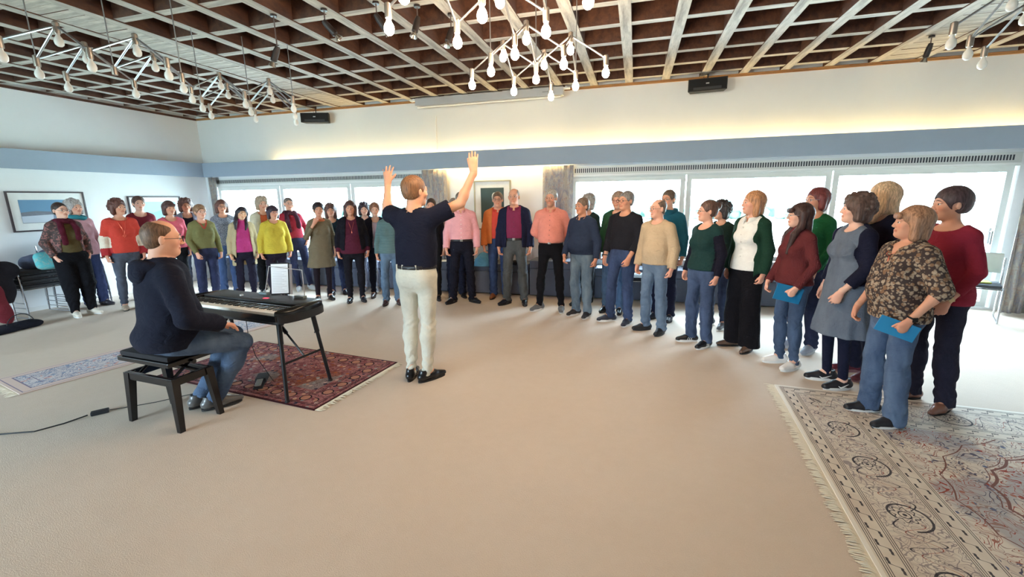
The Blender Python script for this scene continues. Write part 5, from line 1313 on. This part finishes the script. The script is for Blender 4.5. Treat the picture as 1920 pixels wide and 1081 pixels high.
p = W_(25, 'man in a salmon shirt with his hands behind his back and grey sneakers', m, -8, -8, 'b', res=F_, glasses=(110, 100, 96), hair=('short', (168, 162, 156)), beard=True, g=1.03, belly=.02, top=dict(c=SAL, neck='collar', hem=.985, sl_ease=.008, name='shirt'), bottom=dict(c=(18, 18, 24), kind='plain', fit='slim', belt=(18, 18, 22)), shoes=sn((102, 104, 108)), arms=('behind', 'behind'), stance=.16, footyaw=(36, 4)); p.collar(SAL); p.buttons(1.03, 1.36, 6, (150, 90, 84))
p = W_(26, 'older person in a navy half zip pullover, light jeans and glasses, grinning', m, -34, -12, 'b', res=F_, glasses=(150, 140, 130), hair=('short', (124, 106, 92)), g=1.06, belly=.05, top=dict(c=(44, 58, 86), neck='crew', hem=.92, name='pullover'), bottom=dict(c=(92, 126, 158), c2=(146, 174, 194)), shoes=sn((44, 44, 50)), arms=('front', 'side')); p.collar((40, 54, 80))
W_(27, 'person with curly grey hair behind the navy half zip pullover', f, -24, 0, 'b', res=F_, hair=('curly', (150, 144, 140)), top=dict(c=(38, 52, 50)), bottom=dict(c=BLK, kind='plain'), shoes=dr(BLK))
W_(28, 'person in a green cardigan over pink, behind the man in the black sweater', f, -16, 0, 'a', res=F_, hair=('pixie', (150, 128, 112)), glasses=(120, 60, 60), top=dict(c=(186, 74, 104), neck='scoop', hem=.92), outer=dict(c=(40, 88, 62), hem=.88, open=(.05, .06)), bottom=dict(c=(60, 100, 140)), shoes=dr(BLK))
p = W_(29, 'man in a charcoal black sweater with pushed up sleeves, dark jeans and grey hair', m, -28, -16, 'b', res=F_, glasses=(40, 34, 36), hair=('short', (122, 118, 116)), top=dict(c=(32, 32, 40), neck='crew', hem=.93, sleeve='3q', sl_ease=.006), bottom=dict(c=(38, 62, 104)), shoes=sn((40, 44, 60)), arms=('side', 'front'), stance=.13, footyaw=(40, 6)); p.watch(0)
W_(30, 'balding man in a beige sweatshirt, faded blue jeans and black shoes', m, -32, -22, 'a', res=.0058, glasses=(80, 80, 86), hair=('bald', (112, 92, 78)), g=1.02, belly=.02, top=dict(c=(196, 168, 132), neck='crew', hem=.90, sl_ease=.01, name='sweatshirt'), bottom=dict(c=(88, 116, 148), c2=(124, 150, 176)), shoes=sn((26, 26, 30), (30, 30, 34)), stance=.12, footyaw=(32, 6))
p = W_(31, 'man in a teal hooded sweatshirt standing behind the beige sweatshirt', m, -22, -8, 'b', res=F_, glasses=(110, 40, 50), hair=('short', (90, 74, 62)), top=dict(c=(16, 92, 116), neck='crew', hem=.92, name='hooded_sweatshirt'), bottom=dict(c=(24, 26, 48), kind='plain'), shoes=dr((28, 30, 44)))
p.scarf((16, 86, 108), False, 'hood')
# -- right half of the arc, nearer the camera
p = W_(32, 'woman in a dark green sweater with black sleeves, jeans and black striped sneakers', f, -44, -26, 'a', res=.0055, g=1.14, glasses=(50, 44, 46), hair=('updo', (96, 68, 56)), top=dict(c=(26, 58, 56), neck='scoop', hem=.92, sc=(22, 20, 36)), bottom=dict(c=(50, 72, 108), fit='straight'), shoes=sn((22, 22, 26)), arms=('side', 'side'), stance=.12, footyaw=(24, 8))
P32 = p
W_(33, 'woman with dark curly hair in a dark top behind the dark green sweater', f, -30, -20, 'b', res=F_, hair=('curly', (52, 44, 44)), top=dict(c=(30, 52, 46), hem=.9), bottom=dict(c=(30, 42, 70), fit='slim'), shoes=sn((92, 92, 98)))
p = W_(34, 'woman in white blouse, dark green cardigan and wide black trousers with fair hair', f, -38, -26, 'a', res=.0052, hair=('bob', (186, 132, 92), 1.44), top=dict(c=(238, 234, 226), neck='collar', hem=.89, name='blouse'), outer=dict(c=(26, 62, 46), hem=.80, open=(.115, .15), kind='knit'), bottom=dict(c=(16, 14, 20), kind='plain', fit='wide'), shoes=dr((104, 80, 66)), footyaw=(24, 14)); p.collar((238, 234, 226)); p.buttons(.96, 1.34, 6, (214, 208, 200), -.02)
p35 = W_(35, 'woman in maroon sweater with long dark hair and glasses holding a blue folder', f, -48, -22, 'c', res=.005, glasses=(150, 50, 60), hair=('long', (62, 38, 34), 1.22, 'bangs'), top=dict(c=(106, 40, 42), hem=.90, kind='knit', neck='turtle'), bottom=dict(c=(52, 78, 112), fit='slim'), shoes=sn((230, 224, 218)),
   arms=('front', ((.225, .03, 1.11), (.19, -.12, .89), (-.35, -.45, -1), (-.9, .3, 0), (-.3, -1, .2), 'fist')))
W_(36, 'woman with short auburn hair and red glasses in a green sweater, behind the maroon sweater', f, -34, -16, 'b', res=F_, g=1.06, glasses=(150, 30, 50), hair=('bob', (110, 46, 44), 1.50), top=dict(c=(18, 96, 58), hem=.9), bottom=dict(c=(24, 34, 66)), shoes=sn((142, 150, 164), (176, 180, 186)), arms=('front', 'front'))
p37 = W_(37, 'woman in grey blue shirt dress, curly brown hair and black sneakers with white ticks', f, -52, -26, 'c', res=.0046, g=1.06, hair=('curly', (88, 66, 58)), top=dict(c=(98, 112, 132), kind='denim', c2=(122, 136, 154), neck='v', hem=.50, skirt=(.255,), sleeve='3q', name='shirt_dress'), outer=dict(c=(24, 26, 48), hem=.95, sleeve='3q', open=(.14, .16)), bottom=dict(c=(24, 28, 52), kind='tights', fit='tights', name='leggings'), shoes=sn((26, 26, 32)), arms=('side', 'front'), footyaw=(14, 4))
W_(38, 'tall woman with straight fair hair in a navy top, behind the grey blue dress', f, -52, -30, 'c', res=.0052, hair=('long', (206, 172, 136), 1.36), top=dict(c=(28, 24, 40), neck='scoop', hem=.88), bottom=dict(c=(30, 30, 50), kind='plain'), shoes=sn((96, 30, 48), (150, 110, 120)))
p39 = W_(39, 'woman in brown floral blouse and blue jeans holding a blue folder on the cream rug', f, -50, -24, 'b', res=.0042, g=1.22, belly=.045, hair=('bob', (160, 118, 90), 1.47, 'bangs'), top=dict(c=(66, 54, 52), kind='floral', c2=(140, 104, 74), c3=(178, 158, 134), neck='v', hem=.86, sleeve='elbow', sl_ease=.022, name='blouse'), bottom=dict(c=(66, 96, 138), c2=(108, 140, 178), fit='boot', hem=.035), shoes=sn((24, 24, 30)),
   arms=('front', ((.275, .05, 1.12), (.245, -.10, .90), (-.15, -.5, -1), (-1, .1, 0), (-.2, -1, .2), 'fist')), stance=.13, footyaw=(8, 4)); p39.necklace((200, 190, 180), 1.33); p39.watch(1)
p40 = W_(40, 'woman in crimson sweater with short dark hair and gold wristwatch at the far right', f, -34, -28, 'd', res=.0045, g=1.06, hair=('pixie', (70, 52, 56)), top=dict(c=(150, 26, 52), neck='boat', hem=.86, sleeve='3q'), bottom=dict(c=(34, 32, 54), c2=(44, 42, 70), fit='straight'), shoes=dr((128, 84, 68)), arms=('front', 'front'), stance=.12); p40.watch(1, (196, 160, 110), (220, 196, 150))
def folder(p, i, label, turn, sx=.16, sy=.105):
    W0, d, n, t, _ = p.handframe(i); c = p.world(W0+d*.085+n*.03+t*.01); me = MB().box((-sx, -.004, -sy), (sx, .004, sy), bev=.002).mesh('folder'); me.materials.append(mat('blue_folder', (28, 128, 176), .5, 0, .05))
    o = inst('folder', me, None, c, (0, R(turn[0]), turn[1]), label=label, cat='folder'); return o
folder(p35, 1, 'blue folder in the hand of the woman in the maroon sweater', (14, R(10)), .12, .075); folder(p39, 1, 'blue folder in the hand of the woman in the floral blouse', (18, R(-15)), .11, .055)
def marks():
    """white marks on the shoes: a curved tick and three stripes"""
    wm = mat('shoe_mark_white', (236, 236, 236), .5)
    for q, kind in ((p37, 'tick'), (P32, 'bars')):
        for o in [c for c in q.e.children if c.name.startswith('shoe')]:
            b = MB()
            for sd in (-1, 1):
                if kind == 'tick': b.tube([(sd*.0475, -.075, .048), (sd*.049, -.055, .033), (sd*.044, -.02, .040), (sd*.039, .03, .060)], [.002, .006, .0045, .001], 5)
                else:
                    for k in range(3): b.tube([(sd*.049, -.065+.022*k, .022), (sd*.043, -.045+.022*k, .062)], .003, 5)
            b.build('shoe_mark', wm, o)
marks()
# -- conductor
X, Y, H, L, bb = POS[19]; rz = R(178); v = Matrix.Rotation(-rz, 2) @ Vector((cy_*L, sy_*L))
pc = Person('conductor in a navy t-shirt and cream trousers with both arms raised, seen from behind', (X+.02, Y, 0), rz, H, 'm', head=(-24, 0, 0), lean=(v.x, v.y), skin=(226, 168, 134), seed=61, res=.0042, glasses=None,
            hair=('short', (134, 92, 60)), g=1.04, top=dict(c=(24, 26, 44), neck='crew', hem=.985, sleeve='short', sl_ease=.012, name='t_shirt'), bottom=dict(c=(214, 208, 190), kind='plain', fit='slim', belt=(28, 22, 22)), shoes=dr((20, 20, 24)), stance=.075, footyaw=(30, 14),
            arms=(((-.365, -.07, 1.49), (-.455, -.13, 1.73), (.03, -.02, 1), (.35, -1, 0), (1, 0, .0), 'flat', (-.165, .01, 1.385)), ((.345, -.12, 1.42), (.365, -.18, 1.655), (.02, -.08, 1), (0, -1, 0), (-1, 0, 0), 'spread', (.165, .01, 1.385))))
for sx in (-.06, .06, .125): pc.mb(MB().box((sx-.006, .118 if abs(sx) < .1 else .095, .955), (sx+.006, .132 if abs(sx) < .1 else .11, 1.012)), 'belt_loop', cloth((214, 208, 190)))
# -- pianist
rz = R(158); v = Matrix.Rotation(-rz, 2) @ Vector((.19, .0))
pp = Person('seated pianist in a dark navy hooded sweatshirt and jeans with glasses and thinning hair', (-3.34, 2.21, 0), rz, 1.83, 'm', seated=True, zoff=-.27, head=(-10, 4, 0), lean=(v.x, v.y), skin=(228, 172, 144), seed=70, res=.0042, glasses=(30, 30, 40),
            hair=('bald', (104, 74, 52)), g=1.17, belly=.04, top=dict(c=(24, 26, 42), neck='crew', hem=.86, sl_ease=.014, name='hooded_sweatshirt'), bottom=dict(c=(60, 88, 126), c2=(100, 130, 164), waist=1.0), shoes=dr((98, 96, 94)),
            legs=[((-.10, .0, .90), (-.08, -.40, .785), (.04, -.23, .365)), ((.10, .0, .90), (.17, -.43, .79), (.17, -.18, .365))], footyaw=(10, 10),
            arms=(((-.30, -.02, 1.09), (-.17, -.23, .985), (.12, -1, -.36), (0, -.2, -1), (1, -.2, 0), 'drape'), ((.30, -.02, 1.09), (.20, -.20, .96), (0, -1, -.3), (0, -.2, -1), (-1, -.2, 0), 'drape')))
F = SDF((-.2, -.2, 1.25), (.2, .28, 1.56), coarse=.009)
for a0, a1, r in ((20, 160, .05),):
    pts_ = [A3(.10*math.cos(R(a)), .04+.10*math.sin(R(a)), 1.405+.02*math.sin(R(a))) for a in np.linspace(-30, 210, 12)]
    for a, b_ in zip(pts_, pts_[1:]): F.cone(a, b_, .030, .030, .02)
F.ell((0, .135, 1.375), (.10, .05, .075), .03); V, Q = F.nets(); V = V+vnormals(V, Q)*(.005*folds(V, 5, (30, 80)))[:, None]
pp.out('hood', V, Q, cloth((24, 26, 42)))
print('scene quads', sum(len(o.data.polygons) for o in bpy.data.objects if o.type == 'MESH'))
